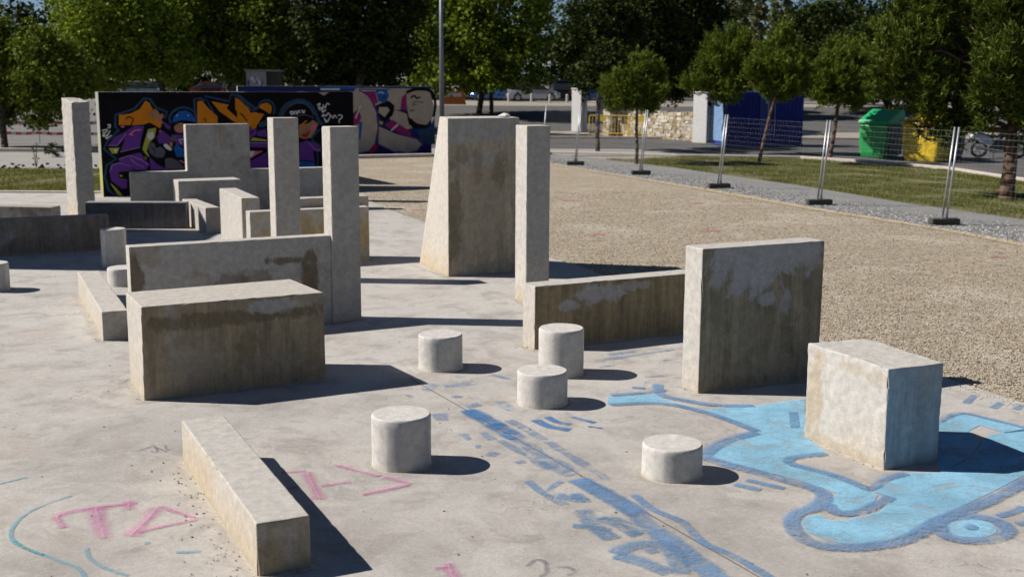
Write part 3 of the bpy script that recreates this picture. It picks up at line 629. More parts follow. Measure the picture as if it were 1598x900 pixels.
reg(block('concrete_pillar', -3.386, 16.779, .474, .369, .30, 2.35, concrete_mat(12, amt=.2, left=.1), 'tall grey pillar in the middle between two others, in front of the mural face', 'pillar', G_P))
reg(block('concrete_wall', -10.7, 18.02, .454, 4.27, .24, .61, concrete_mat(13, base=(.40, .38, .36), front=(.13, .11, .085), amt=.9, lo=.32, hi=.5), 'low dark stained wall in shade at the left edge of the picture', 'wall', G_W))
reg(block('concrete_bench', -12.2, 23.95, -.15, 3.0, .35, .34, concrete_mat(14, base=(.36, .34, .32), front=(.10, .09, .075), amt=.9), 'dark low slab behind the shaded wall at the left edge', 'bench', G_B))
reg(block('concrete_wall', -8.3, 22.78, .03, 1.95, .25, .52, concrete_mat(15, base=(.30, .30, .30), front=(.12, .11, .10), amt=.9, lo=.3, hi=.5), 'low dark wall lying in shade right of the rough pillar', 'wall', G_W))  # grey concrete, base colour darkened to carry the shade it lies in
reg(block('concrete_block', -6.74, 23.75, .46, 1.27, .60, .85, concrete_mat(16, amt=.3, left=.2), 'flat-topped concrete block in front of the stepped wall', 'block'))
reg(block('concrete_bench', -5.772, 22.065, .50, .27, 1.85, .50, concrete_mat(17, front=(.24, .2, .14), amt=.7, lo=.35, hi=.6, left=.2), 'narrow low bench ending at the flat-topped block', 'bench', G_B))
reg(block('concrete_block', -4.299, 18.636, .424, .29, 1.863, 1.028, concrete_mat(18, front=(.26, .21, .13), amt=.75, lo=.45, hi=.58, left=.15), 'bright-sided narrow concrete block behind the thin wall, left of the middle pillar', 'block'))
reg(block('concrete_wall', -4.02, 17.95, .47, 1.93, .25, .885, concrete_mat(19, front=(.30, .22, .10), amt=.85, lo=.42, hi=.55, left=.1), 'ochre-stained wall glimpsed between the nearest and the middle pillar, lower of the pair', 'wall', G_W))
reg(block('concrete_wall', -3.55, 18.50, .47, 1.36, .25, 1.03, concrete_mat(20, front=(.26, .2, .12), amt=.5, left=.1), 'slightly higher wall right behind the ochre-stained wall between the pillars', 'wall', G_W))
# stepped wall: one casting, low wings with a raised middle
def stepped():
    bm = bmesh.new(); L = 4.90; T = .28
    a, b_ = 1.16, 2.50
    prof = [(0, -.03), (L, -.03), (L, .95), (b_, .95), (b_, 1.93), (a, 1.93), (a, .95), (0, .95)]
    prism(bm, prof, 0, T); bmesh.ops.recalc_face_normals(bm, faces=bm.faces[:])
    bmesh.ops.bevel(bm, geom=bm.edges[:], offset=.01, segments=2, affect='EDGES')
    bmesh.ops.triangulate(bm, faces=[f for f in bm.faces if len(f.verts) > 4])
    return bm_obj('stepped_wall', bm, concrete_mat(21, amt=.55, lo=.5, hi=.62, left=.1), None, (-7.97, 24.62, 0), .43)
reg(tag(stepped(), 'grey stepped concrete wall with a raised square middle in front of the mural', 'wall'))
# unseen slab added just outside the frame that shades the left corner, and an added unseen pillar whose shadow falls beside the tapered slab
block('concrete_slab', -11.5, 18.1, 1.57, 4.9, .3, 5.15, concrete_mat(22), 'unseen tall slab added outside the left edge to cast shade', 'slab')
block('concrete_pillar', -4.25, 28.2, .45, .36, .36, 1.72, concrete_mat(23), 'unseen pillar added behind the nearest pillar to cast its shadow', 'pillar', G_P)
SM = dict(base=(.60, .575, .54), amt=0, left=0)
for i, (x, y, r, h, lb) in enumerate((
    (-.723, 11.669, .223, .364, 'round stool nearest the long brown-faced block, leftmost of the middle three'),
    (.493, 11.452, .225, .48, 'tallest round stool, right in front of the low brown-faced wall'),
    (.279, 10.36, .228, .32, 'low round stool directly in front of the tallest stool'),
    (-.837, 8.63, .226, .408, 'round stool beside the pink letters right of the front bench'),
    (1.198, 8.418, .224, .254, 'lowest wide round stool in front, left of the big cube block'),
    (-5.51, 16.48, .22, .26, 'small round stool half hidden by the left end of the thin wall'),
    (-7.16, 16.0, .22, .39, 'round stool cut off by the left edge of the picture'),
    (-6.19, 18.13, .19, .60, 'tall round stool by the end of the shaded wall at left'))):
    reg(stool(x, y, r, h, concrete_mat(30+i, **SM), lb, seed=i*7.3))
# dust skirts
p = Paint()
for o in skirts:
    if o.location.y > 20: continue
    bb = [Vector(v.co) for v in o.data.vertices if v.co.z < .02]
    x0, x1 = min(v.x for v in bb), max(v.x for v in bb); y0, y1 = min(v.y for v in bb), max(v.y for v in bb)
    M = Matrix.Translation(o.location) @ Matrix.Rotation(o.rotation_euler.z, 4, 'Z')
    if 'stool' in o.name:
        r = (x1-x0)/2; ring = [(r*math.cos(a), r*math.sin(a)) for a in [2*math.pi*i/32 for i in range(32)]]
    else:
        ring = []
        for (a, b_) in (((x0, y0), (x1, y0)), ((x1, y0), (x1, y1)), ((x1, y1), (x0, y1)), ((x0, y1), (x0, y0))):
            n_ = max(2, int((Vector(b_)-Vector(a)).length/.12))
            ring += [(a[0]+(b_[0]-a[0])*i/n_, a[1]+(b_[1]-a[1])*i/n_) for i in range(n_)]
    cx_, cy_ = (x0+x1)/2, (y0+y1)/2; k0 = len(p.v); n_ = len(ring)
    for i, q in enumerate(ring):
        ddx = (q[0]-cx_)/max(.01, (x1-x0)/2); ddy = (q[1]-cy_)/max(.01, (y1-y0)/2); s_ = .15 + .13*noise.noise(Vector((q[0]*3, q[1]*3, o.location.x)))
        if 'stool' in o.name: l_ = math.hypot(ddx, ddy); ox, oy = ddx/l_, ddy/l_; s_ *= .6
        else: ox, oy = (math.copysign(1, ddx) if abs(ddx) > .985 else 0), (math.copysign(1, ddy) if abs(ddy) > .985 else 0)
        A_ = M @ Vector((q[0]-ox*.01, q[1]-oy*.01, .013)); B_ = M @ Vector((q[0]+ox*s_, q[1]+oy*s_, .012))
        p.v += [tuple(A_), tuple(B_)]; p.e += [.95, -.25]
    for i in range(n_):
        j = (i+1) % n_; p.f.append((k0+2*i, k0+2*i+1, k0+2*j+1, k0+2*j)); p.m.append(0)
kind(p.build('cement_dust', [M_DUST], facing=UP), 'stuff')

# small chip of mortar on top of the tapered slab
bm = bmesh.new(); bmesh.ops.create_icosphere(bm, subdivisions=2, radius=.07)
for v in bm.verts: v.co = Vector((v.co.x*1.5, v.co.y, v.co.z*.45)) + noise.noise_vector(v.co*14)*.02
tag(bm_obj('mortar_lump', bm, simple_mat('mortar', (.62, .6, .56), .9), None, (-.13, 17.98, 2.36)), 'small white lump of mortar on top of the tapered slab', 'rubble')
random.seed(77)
pts = [(0.898,7.148), (-1.841,6.989), (-3.184,8.285), (-2.559,8.210), (-3.451,8.281), (1.223,7.099), (3.068,7.228), (-0.560,10.139), (0.510,8.352), (2.165,9.415)]
for i, (x, y) in enumerate([]): pass
def litter(name, pts, seed):
    rs = random.Random(seed); bm = bmesh.new()
    for (x, y) in pts:
        r = bmesh.ops.create_icosphere(bm, subdivisions=1, radius=rs.uniform(.003, .0075))['verts']
        sx, sy = rs.uniform(.7, 1.8), rs.uniform(.6, 1.2); a = rs.uniform(0, 6)
        for v in r:
            q = Vector((v.co.x*sx, v.co.y*sy, v.co.z*.5)); v.co = Matrix.Rotation(a, 3, 'Z') @ q + Vector((x, y, .015))
    return kind(bm_obj(name, bm, simple_mat('crumb', (.20, .14, .09), .9)), 'stuff')
lp = list(pts)
for _ in range(260):
    y = random.uniform(5.5, 20); lp.append((random.uniform(-.43*y, .40*y), y))
for _ in range(90):   # crumbs gather along the sunny foot of the front bench
    t = random.random(); lp.append((-1.49 - .436*2.343*t - .03 - abs(random.gauss(0, .14)), 6.536 + .9*2.343*t + random.gauss(0, .08)))
for o in skirts:
    if o.location.y > 18 or 'stool' in o.name: continue
    for _ in range(26):
        xs_ = [v.co.x for v in o.data.vertices]; ys_ = [v.co.y for v in o.data.vertices]; w_, d_ = max(xs_), max(ys_)
        q_ = random.choice(((random.uniform(0, w_), -abs(random.gauss(.01, .04))), (-abs(random.gauss(.01, .04)), random.uniform(0, d_))))
        P_ = Matrix.Rotation(o.rotation_euler.z, 2) @ Vector(q_); lp.append((P_.x+o.location.x, P_.y+o.location.y))
lp = [q for q in lp if not inside(q[0], q[1], court)]
litter('crumbs', lp, 3)

# ------------------------------------------------------------------ mural walls
def plain_paint(name, c, rough=.8):
    m = simple_mat(name, c, rough, var=.10, vscale=3); m.node_tree.nodes['Principled BSDF'].inputs['Specular IOR Level'].default_value = .08; return m
K = plain_paint('mural_black', (.006, .006, .008)); ORANGE = plain_paint('mural_orange', (.50, .17, .012)); PURP = plain_paint('mural_purple', (.105, .035, .22))
DBL = plain_paint('mural_glow_blue', (.022, .055, .11)); YEL = plain_paint('mural_lime', (.33, .34, .05)); GRY = plain_paint('mural_grey', (.085, .085, .11))
BLU = plain_paint('mural_blue', (.012, .09, .32)); SKIN = plain_paint('mural_skin', (.30, .155, .085)); WHT = plain_paint('mural_white', (.55, .55, .56)); PNK = plain_paint('mural_pink', (.55, .12, .22))
LIL = plain_paint('mural_lilac', (.25, .14, .36)); BEI = plain_paint('mural_beige', (.36, .31, .26)); MAG = plain_paint('mural_magenta', (.24, .02, .11)); NAV = plain_paint('mural_navy', (.015, .022, .10)); RED_ = plain_paint('mural_red', (.30, .02, .03))
MATS = [K, ORANGE, PURP, DBL, YEL, GRY, BLU, SKIN, WHT, PNK, LIL, BEI, MAG, NAV, RED_]
(iK, iO, iP, iD, iY, iG, iB, iS, iW, iPk, iL, iBe, iM, iN, iR) = range(15)

def wall_box(name, L, T, h, mats, loc, th, front_idx=1, end_idx=0):
    bm = bmesh.new(); box(bm, 0, L, 0, T, -.03, h)
    o = bm_obj(name, bm, mats, None, (*loc, 0), th)
    for p_ in o.data.polygons:
        p_.material_index = front_idx if p_.normal.y < -.5 else (end_idx if p_.normal.x < -.5 else 0)
    return o
RAW = concrete_mat(40, base=(.42, .40, .37), amt=.2, left=.2)
m, nt, b, o_ = new_mat('sprayed_yellow'); n = N(nt); c = n.coord('Object')
nt.links.new(n.mix(n.rng(n.math('ADD', n.noise(c, 3.5, 5, .7), n.math('MULTIPLY', n.sep(c)[2], .06)), .42, .60), (.42, .40, .03), (.33, .32, .28)), b.inputs['Base Color']); YEND = m
w1 = wall_box('mural_wall', 6.63, .34, 2.557, [RAW, K, YEND], (-10.06, 28.93), R(30), 1, 2)
tag(w1, 'black mural wall with orange and purple graffiti letters and yellow sprayed left end', 'wall')
def w1fn(u, v, z): return (u, -.002 - z, v)
p = Paint(w1fn); q = .0016
def S(pts, w, mi, l, **kw): p.stroke(pts, w, mi, q*l, **kw)
def Fl(pts, mi, l, sm=False): p.fill(pts, mi, q*l, sm)
S([(0.312,-0.002),(0.127,0.173),(0.049,0.509),(0.112,0.788),(0.345,0.930),(0.069,1.185),(0.159,1.364),(0.446,1.638),(0.363,1.706),(0.384,2.001),(0.844,2.144),(1.085,2.400),(1.232,2.380),(1.371,2.173),(1.632,2.064),(1.575,1.904)], .05, iD, 1, sm=False)
S([(1.719,1.768),(1.693,1.937),(1.853,2.119),(2.074,2.168),(2.292,2.082),(2.370,1.895)], .05, iD, 1)
S([(2.347,1.760),(2.328,2.375),(2.511,2.395),(2.594,2.317)], .05, iD, 1, sm=False); S([(2.807,2.026),(2.599,2.452),(3.220,2.314),(3.280,2.495),(3.491,2.460),(3.890,2.137),(3.933,2.119)], .05, iD, 1, sm=False)
Fl([(0.465,2.000),(0.741,2.030),(0.975,2.143),(1.115,2.341),(1.211,2.290),(1.287,2.141),(1.230,1.992),(1.422,1.856),(1.483,1.738),(1.446,1.655),(1.317,1.741),(1.188,1.809),(1.054,1.761),(0.824,1.748),(0.452,1.754)], iO, 2)
Fl([(2.405,2.318),(2.525,2.334),(2.690,2.129),(2.908,1.940),(2.900,1.752),(2.381,1.759)], iO, 2)
Fl([(2.766,2.316),(3.217,2.228),(3.143,2.143),(3.485,1.830),(3.523,1.874),(3.372,2.124),(3.383,2.416),(3.711,2.156),(3.795,1.982),(3.930,2.050),(3.916,1.633),(3.619,1.568),(3.411,1.744),(2.965,2.059)], iO, 2)
Fl([(3.434,2.396),(3.587,2.269),(3.760,1.962),(3.816,2.038),(4.134,1.983),(3.853,1.589),(3.614,1.567),(3.568,1.760),(3.411,1.762)], iO, 3)
Fl([(4.006,2.151),(4.089,2.245),(4.223,2.270),(4.329,2.200),(4.338,2.084),(4.295,1.995),(4.214,1.983),(4.096,2.074)], iO, 2, True)
S([(3.951,2.113),(4.064,2.292),(4.226,2.337),(4.358,2.277),(4.421,2.135),(4.389,1.981)], .045, iD, 1); S([(3.436,2.459),(3.640,2.281),(3.792,2.110),(3.898,2.101),(3.953,2.165)], .045, iD, 1)
S([(0.621,1.899),(0.704,1.948),(0.799,1.897),(0.779,1.815),(0.727,1.750)], .025, iK, 4); S([(2.523,1.859),(2.576,1.892),(2.601,1.824),(2.555,1.791)], .02, iK, 4)
S([(3.499,2.015),(3.575,1.938),(3.676,1.809)], .03, iK, 4); S([(4.005,2.126),(4.110,2.074),(4.294,1.956)], .04, iK, 4)
Fl([(0.606,1.603),(0.823,1.732),(1.036,1.728),(1.083,1.678),(0.961,1.197),(0.450,1.093),(0.543,1.323)], iP, 3); Fl([(0.186,1.281),(0.324,1.460),(0.622,1.602),(0.512,1.357),(0.377,1.244)], iP, 3)
Fl([(0.409,0.928),(0.659,1.054),(0.938,1.064),(1.138,0.773),(1.066,0.640),(0.769,0.650),(0.678,0.787),(0.421,0.845)], iP, 3)
Fl([(0.225,0.801),(0.405,0.845),(0.709,0.752),(0.736,0.634),(0.393,0.613),(0.385,0.463),(0.578,0.422),(0.567,0.205),(0.436,0.193),(0.204,0.403),(0.168,0.637)], iP, 3)
Fl([(1.353,1.439),(1.478,1.621),(1.704,1.432),(1.663,1.281),(1.396,1.287)], iP, 3); Fl([(1.147,0.957),(1.338,0.766),(1.599,0.622),(1.165,0.637)], iP, 3)
Fl([(3.613,1.394),(3.855,1.634),(3.915,1.598),(3.910,1.458),(3.609,1.290)], iP, 3)
Fl([(1.521,1.838),(1.716,1.701),(1.679,1.618),(1.580,1.670)], iP, 3); Fl([(1.707,1.499),(2.011,1.494),(2.032,1.188),(1.831,1.260)], iP, 3)
for s_ in ([(1.066,1.678),(0.961,1.207),(0.450,1.100)], [(0.169,1.265),(0.378,1.254),(0.612,1.537)], [(0.409,0.922),(0.656,1.004),(0.914,0.914),(1.121,0.756)], [(0.184,0.637),(0.240,0.784),(0.404,0.829),(0.676,0.754)], [(0.685,0.920),(0.842,0.782),(1.003,0.710)]): S(s_, .02, iL, 4, sm=False)
for s_ in ([(0.715,1.518),(0.818,1.616),(0.982,1.629)], [(0.683,1.535),(0.779,1.500)], [(0.579,1.719),(0.498,1.713)], [(1.898,0.851),(2.014,0.779)], [(1.427,1.605),(1.459,1.571)]): S(s_, .035, iPk, 4)
Fl([(0.182,1.199),(0.440,1.209),(0.368,1.062),(0.255,1.065)], iY, 3); Fl([(1.147,1.643),(1.347,1.674),(1.303,1.440),(1.164,1.309),(1.088,1.110),(1.148,0.974),(1.062,0.909),(0.973,1.113),(1.050,1.345)], iY, 3); Fl([(0.169,0.354),(0.292,0.233),(0.460,0.025),(0.346,0.023)], iY, 3); Fl([(0.405,0.546),(0.501,0.509),(0.419,0.488)], iY, 3)
Fl([(1.125,1.527),(1.260,1.575),(1.269,1.424),(1.152,1.393)], iW, 4, True); Fl([(0.292,1.163),(0.389,1.167),(0.337,1.089)], iW, 4)
S([(0.974,1.130),(0.461,0.993),(0.362,0.946)], .06, iK, 4); S([(1.085,1.711),(0.960,1.180),(1.145,0.907)], .05, iK, 4); S([(0.120,1.233),(0.425,1.226),(0.510,1.324)], .04, iK, 4)
p.fill([(1.126,1.209),(1.181,1.309),(1.279,1.290),(1.323,1.171),(1.425,1.202),(1.537,1.098),(1.497,0.947),(1.346,0.935),(1.184,1.040)], iG, q*4, True)
Fl([(1.528,0.896),(1.681,0.925),(1.846,0.836),(2.009,0.677),(1.972,0.610),(1.533,0.652)], iG, 4); S([(1.209,1.207),(1.287,1.105),(1.249,1.005)], .02, iK, 5); S([(1.344,0.901),(1.412,0.916),(1.492,0.846),(1.471,0.762),(1.389,0.782),(1.358,0.850)], .04, iK, 5)
Fl([(1.754,1.802),(1.795,1.952),(1.935,2.075),(2.105,2.094),(2.255,2.015),(2.334,1.861),(2.338,1.787),(2.127,1.820),(1.890,1.817)], iB, 4); S([(1.873,1.817),(2.060,1.831),(2.331,1.787)], .03, iK, 5); S([(1.862,1.958),(1.904,1.988)], .015, iW, 5); S([(2.141,1.985),(2.174,1.955)], .015, iW, 5)
Fl([(1.800,1.700),(1.922,1.782),(2.040,1.764),(2.032,1.578),(1.911,1.536),(1.812,1.599)], iS, 4, True); S([(1.847,1.615),(2.018,1.663)], .03, iPk, 5)
Fl([(1.201,2.075),(1.336,2.140),(1.401,2.107),(1.456,1.999),(1.530,2.032),(1.553,1.955),(1.490,1.872),(1.535,1.771),(1.468,1.772),(1.390,1.867),(1.226,1.902),(1.294,1.958),(1.196,1.976)], iS, 4)
Fl([(1.759,1.160),(1.831,1.260),(2.029,1.120),(2.020,0.933),(1.817,0.938)], iB, 4); Fl([(1.511,1.251),(1.595,1.266),(1.708,1.145),(1.672,1.105),(1.557,1.165)], iW, 5, True); Fl([(1.666,1.332),(1.748,1.296),(1.719,1.178),(1.654,1.231)], iS, 4); Fl([(1.670,1.433),(1.841,1.480),(1.834,1.328),(1.699,1.331)], iG, 4); S([(1.886,1.361),(2.006,1.375)], .02, iW, 5); S([(1.919,1.326),(1.967,1.274)], .02, iW, 5)
Fl([(1.554,1.098),(1.688,1.078),(1.684,0.993),(1.599,0.978)], iK, 5)
# right half
Fl([(3.590,1.247),(4.216,1.233),(4.213,1.116),(3.586,1.144)], iP, 3); Fl([(3.606,0.589),(3.624,0.730),(4.182,1.000),(4.195,0.569)], iP, 3); Fl([(3.932,1.549),(4.174,1.596),(4.195,1.389),(3.928,1.420)], iP, 3); Fl([(3.593,1.350),(3.614,1.554),(3.750,1.680),(3.852,1.550)], iP, 3)
Fl([(5.077,1.214),(5.288,1.288),(5.481,1.205),(5.676,1.094),(5.650,0.962),(5.448,0.994),(5.497,0.726),(5.065,0.766)], iP, 3); S([(5.341,1.208),(5.505,1.045),(5.660,1.015)], .02, iL, 4); Fl([(5.064,0.734),(5.482,0.695),(5.493,0.567),(5.059,0.581)], iB, 3)
Fl([(3.622,1.040),(4.075,1.029),(3.626,0.795)], iPk, 3); Fl([(3.707,1.038),(3.848,1.035),(3.804,0.932),(3.673,0.845)], iW, 4); Fl([(3.737,1.308),(3.820,1.384),(4.179,1.317),(4.178,1.281)], iY, 3); S([(3.590,1.260),(4.190,1.239)], .02, iL, 4); S([(3.610,1.092),(4.185,1.091)], .03, iK, 4)
S([(3.636,1.451),(3.665,1.502),(3.719,1.527)], .03, iPk, 4); Fl([(3.979,1.754),(4.182,1.828),(4.177,1.674),(3.988,1.638)], iD, 3)
Fl([(5.077,1.686),(5.356,1.735),(5.469,1.817),(5.621,1.705),(5.577,1.626),(5.532,1.521),(5.401,1.352),(5.233,1.316),(5.067,1.359)], iS, 4); Fl([(5.139,1.436),(5.265,1.473),(5.373,1.537),(5.353,1.445),(5.262,1.355),(5.165,1.383)], iR, 5, True)
Fl([(5.077,1.699),(5.276,1.867),(5.401,1.879),(5.300,1.749)], iK, 5); Fl([(5.409,1.629),(5.522,1.706),(5.548,1.600),(5.434,1.523)], iPk, 5, True); Fl([(5.091,1.699),(5.161,1.724),(5.274,1.809),(5.301,1.793),(5.159,1.672)], iO, 6)
Fl([(4.671,1.900),(4.760,2.120),(5.038,2.261),(5.284,2.194),(5.447,2.022),(5.499,1.877)], iK, 2, True)
S([(4.563,1.927),(4.679,2.159),(4.929,2.300),(5.205,2.317),(5.423,2.193),(5.544,1.995),(5.637,1.784),(5.747,1.690)], .09, iD, 1); S([(4.631,1.927),(4.760,2.133),(5.010,2.261),(5.258,2.233),(5.434,2.075),(5.495,1.943)], .025, iG, 3); S([(4.973,1.910),(5.250,1.946),(5.499,1.864)], .02, iG, 5)
S([(5.400,1.312),(5.573,1.494),(5.674,1.572)], .05, iD, 2); S([(5.427,1.285),(5.565,1.176),(5.663,1.148)], .05, iD, 2); S([(5.560,0.964),(5.583,0.777),(5.550,0.591)], .04, iD, 2); Fl([(5.642,2.532),(5.937,2.545),(5.794,2.453)], iBe, 2)
# small white tags
for s_ in ([(4.839,2.041),(4.878,1.950)], [(4.839,2.041),(4.935,2.027),(4.892,1.963)], [(4.949,2.053),(4.960,1.962)], [(4.991,2.066),(5.030,1.974),(5.060,2.065)], [(5.074,2.078),(5.113,2.000)], [(5.143,2.083),(5.238,1.998)], [(5.168,1.999),(5.253,2.071)],
           [(5.591,2.205),(5.676,2.244),(5.631,2.126),(5.758,2.151)], [(5.760,2.217),(5.814,2.125),(5.874,2.243),(5.944,2.216)], [(5.644,2.073),(5.758,2.112),(5.727,2.020),(5.841,2.072)], [(5.782,1.967),(5.724,1.914),(5.866,1.939)], [(5.837,1.913),(5.910,1.992),(5.964,1.885)], [(5.780,1.861),(5.862,1.767),(5.920,1.833)], [(5.980,1.938),(6.035,1.858),(6.079,1.937),(6.149,1.857)], [(6.179,1.936),(6.293,1.921),(6.277,1.855),(6.204,1.803),(6.217,1.723)], [(5.806,1.795),(5.848,1.754),(5.950,1.872)],
           [(0.180,1.758),(0.244,1.763),(0.224,1.691),(0.183,1.708)], [(0.045,1.629),(0.174,1.643),(0.054,1.498),(0.199,1.528)], [(0.237,1.626),(0.130,1.431),(0.262,1.510)], [(0.075,1.596),(0.100,1.464)]): S(s_, .028, iW, 6)
S([(3.440,2.543),(4.233,2.562),(5.156,2.546),(6.681,2.571)], .02, iG, 2, sm=False)
mu = p.build('mural', MATS, w1, facing=(0, -1, 0))

w2 = wall_box('mural_wall', 14, .34, 2.62, [RAW, NAV, RAW], (0, 0), 0, 1, 0)
w2.location = (-5.87-4.5*math.cos(R(17.8)), 45.40-4.5*math.sin(R(17.8)), 0); w2.rotation_euler = (0, 0, R(17.8))
for v in w2.data.vertices:
    if v.co.x > 7: v.co.x = 4.5 + 2.84
tag(w2, 'blue mural wall with beige cartoon arm and bearded profile, behind the black one', 'wall')
p = Paint(lambda u, v, z: (u+4.5, -.002-z, v))
Fl([(-0.153,2.555),(0.019,2.555),(0.761,2.557),(1.197,2.546),(1.855,2.547),(2.966,2.513),(2.965,2.347),(2.264,2.377),(1.853,2.346),(1.662,2.133),(1.625,1.736),(1.374,1.737),(1.128,2.103),(0.657,1.891),(-0.156,2.375)], iBe, 1)
Fl([(-0.228,2.447),(0.140,2.423),(0.444,2.134),(0.653,1.648),(0.719,1.038),(0.572,0.428),(0.349,0.185),(-0.025,0.099),(-0.273,0.102)], iBe, 2); S([(0.018,2.465),(0.384,2.255),(0.673,1.709),(0.750,1.038),(0.603,0.427),(0.349,0.155),(-0.026,0.068)], .05, iP, 3)
Fl([(0.078,2.423),(0.647,2.436),(0.740,2.012),(0.552,1.922),(0.335,2.255)], iM, 3); Fl([(-0.245,1.591),(-0.026,1.772),(0.092,1.469),(-0.005,1.196),(-0.253,1.137)], iM, 3); S([(-0.137,1.409),(0.069,1.892)], .04, iW, 4); Fl([(-0.004,1.287),(0.120,1.286),(0.046,0.617),(-0.016,0.618)], iB, 4)
Fl([(0.648,2.496),(1.084,2.497),(1.180,2.255),(1.001,1.982),(0.766,2.061)], iB, 3); S([(0.757,2.345),(0.852,2.406),(0.975,2.346)], .03, iW, 4); Fl([(0.911,2.224),(1.006,2.285),(1.079,2.206),(0.991,2.133)], iD, 4, True)
S([(0.018,2.507),(0.760,2.497),(1.196,2.497)], .04, iB, 4)
Fl([(1.853,2.346),(2.265,2.469),(2.774,2.409),(2.930,1.948),(2.894,1.455),(2.636,1.147),(2.189,1.212),(1.938,1.459),(1.867,1.889)], iBe, 4); S([(2.926,1.454),(2.994,2.009),(2.806,2.439),(2.266,2.512),(1.854,2.389)], .10, iK, 5)
Fl([(1.662,2.194),(1.853,2.377),(1.877,1.705),(1.657,1.767)], iM, 3); Fl([(1.875,1.460),(2.095,1.336),(2.253,1.211),(2.636,1.135),(2.764,1.196),(2.571,1.024),(2.156,1.015),(1.935,1.183)], iK, 5); S([(1.864,1.644),(1.937,1.398),(2.096,1.366)], .04, iK, 5)
S([(2.022,2.182),(2.168,2.267),(2.262,2.163),(2.403,2.225)], .06, iK, 6); S([(2.101,1.876),(2.134,2.010),(2.293,2.041),(2.528,1.998)], .025, iK, 6); S([(2.165,1.949),(2.260,1.918)], .04, iG, 6); S([(1.972,1.705),(2.163,1.704)], .03, iK, 6)
Fl([(0.676,1.879),(1.190,2.054),(1.388,1.890),(1.308,1.524),(0.991,1.269),(0.745,1.526)], iK, 5); Fl([(0.781,1.842),(1.124,1.829),(1.185,1.707),(0.994,1.452),(0.747,1.636)], iBe, 6)
Fl([(1.405,1.737),(1.845,1.582),(2.073,1.028),(1.742,0.938),(1.305,1.279),(1.181,1.402)], iBe, 3); Fl([(0.989,1.159),(1.306,1.352),(1.996,0.905),(2.026,0.732),(1.489,0.879),(1.176,1.023)], iM, 4); S([(1.237,0.942),(1.524,1.186)], .05, iW, 5); Fl([(0.773,1.313),(0.929,1.281),(0.896,1.159),(0.790,1.191)], iY, 5)
Fl([(0.770,1.099),(1.487,0.787),(2.247,0.594),(2.450,0.405),(2.243,0.160),(1.796,0.073),(1.353,0.141),(0.728,0.457)], iBe, 3); S([(0.741,0.426),(1.353,0.122),(1.796,0.054),(2.243,0.128),(2.488,0.405),(2.247,0.625),(1.488,0.836)], .035, iP, 4)
Fl([(0.540,0.428),(0.727,0.365),(0.630,0.181),(0.347,0.032)], iR, 4); Fl([(1.289,0.049),(1.480,0.170),(1.796,0.116),(1.891,0.009)], iB, 5); Fl([(2.250,0.934),(2.763,1.022),(2.959,1.454),(2.983,0.399),(2.501,0.405)], iD, 2)
S([(-1.441,2.582),(-1.019,2.553),(-0.104,2.555)], .10, iB, 4); S([(-1.443,2.504),(-0.716,2.506)], .05, iW, 5)
mu2 = p.build('mural', MATS, w2, facing=(0, -1, 0))
# unseen wall added behind the black mural to cast the shadow on the gravel
block('concrete_wall', -5.75, 33.2, R(118), 4.6, .3, 2.2, RAW, 'unseen wall added behind the black mural wall to cast a shadow', 'wall')

# ------------------------------------------------------------------ trees
def make_leaves(crowns, n, size, seed, aspect=1.0, clump=.17, up=.3):
    """leaf quads gathered in clumps spread through each crown ellipsoid (cx,cy,cz,rx,rz)"""
    rs = np.random.RandomState(seed); vol = np.array([c[3]**2*c[4] for c in crowns]); vol = vol/vol.sum(); V = []
    for c, w in zip(crowns, vol):
        k = int(n*w); 
        if k < 10: continue
        nc = max(8, k//45); d = rs.normal(size=(nc, 3)); d /= np.linalg.norm(d, axis=1)[:, None]
        rr = rs.uniform(.35, 1.0, nc)**.55; 
        rr *= np.where(rs.rand(nc) < .12, rs.uniform(1.05, 1.25, nc), 1)
        rr *= 1 + .12*np.sin(d[:, 0]*5+seed) + .10*np.cos(d[:, 2]*7+seed*2)
        cc = d*rr[:, None]*np.array([c[3], c[3]*.85, c[4]]) + np.array(c[:3])
        idx = rs.randint(0, nc, k); cr = clump*min(c[3], c[4])*rs.uniform(.5, 1.1, nc)
        P = cc[idx] + rs.normal(size=(k, 3))*cr[idx][:, None]*np.array([1, 1, .65])
        V.append(P)
    P = np.concatenate(V); k = len(P)
    nrm = rs.normal(size=(k, 3)); nrm[:, 2] = np.abs(nrm[:, 2]) + up; nrm /= np.linalg.norm(nrm, axis=1)[:, None]
    t = np.cross(nrm, rs.normal(size=(k, 3))); t /= np.linalg.norm(t, axis=1)[:, None]; bt = np.cross(nrm, t)
    s = size*rs.uniform(.55, 1.25, k)[:, None]
    fold = nrm*s*.25
    v = np.stack([P - t*s*.5, P + bt*s*.32*aspect - fold*.0, P + t*s*.5, P - bt*s*.32*aspect + fold], 1)
    return v.reshape(-1, 3), k
def quad_mesh(name, v, k, mats, parent, seed=0):
    me = bpy.data.meshes.new(name); me.vertices.add(4*k); me.vertices.foreach_set('co', v.astype(np.float32).ravel())
    me.loops.add(4*k); me.loops.foreach_set('vertex_index', np.arange(4*k, dtype=np.int32))
    me.polygons.add(k); me.polygons.foreach_set('loop_start', np.arange(0, 4*k, 4, dtype=np.int32))
    o = link(name, me, mats, parent)
    if len(mats) > 1: me.polygons.foreach_set('material_index', np.random.RandomState(seed).randint(0, len(mats), k).astype(np.int32))
    me.update(calc_edges=True); me.validate(); return o
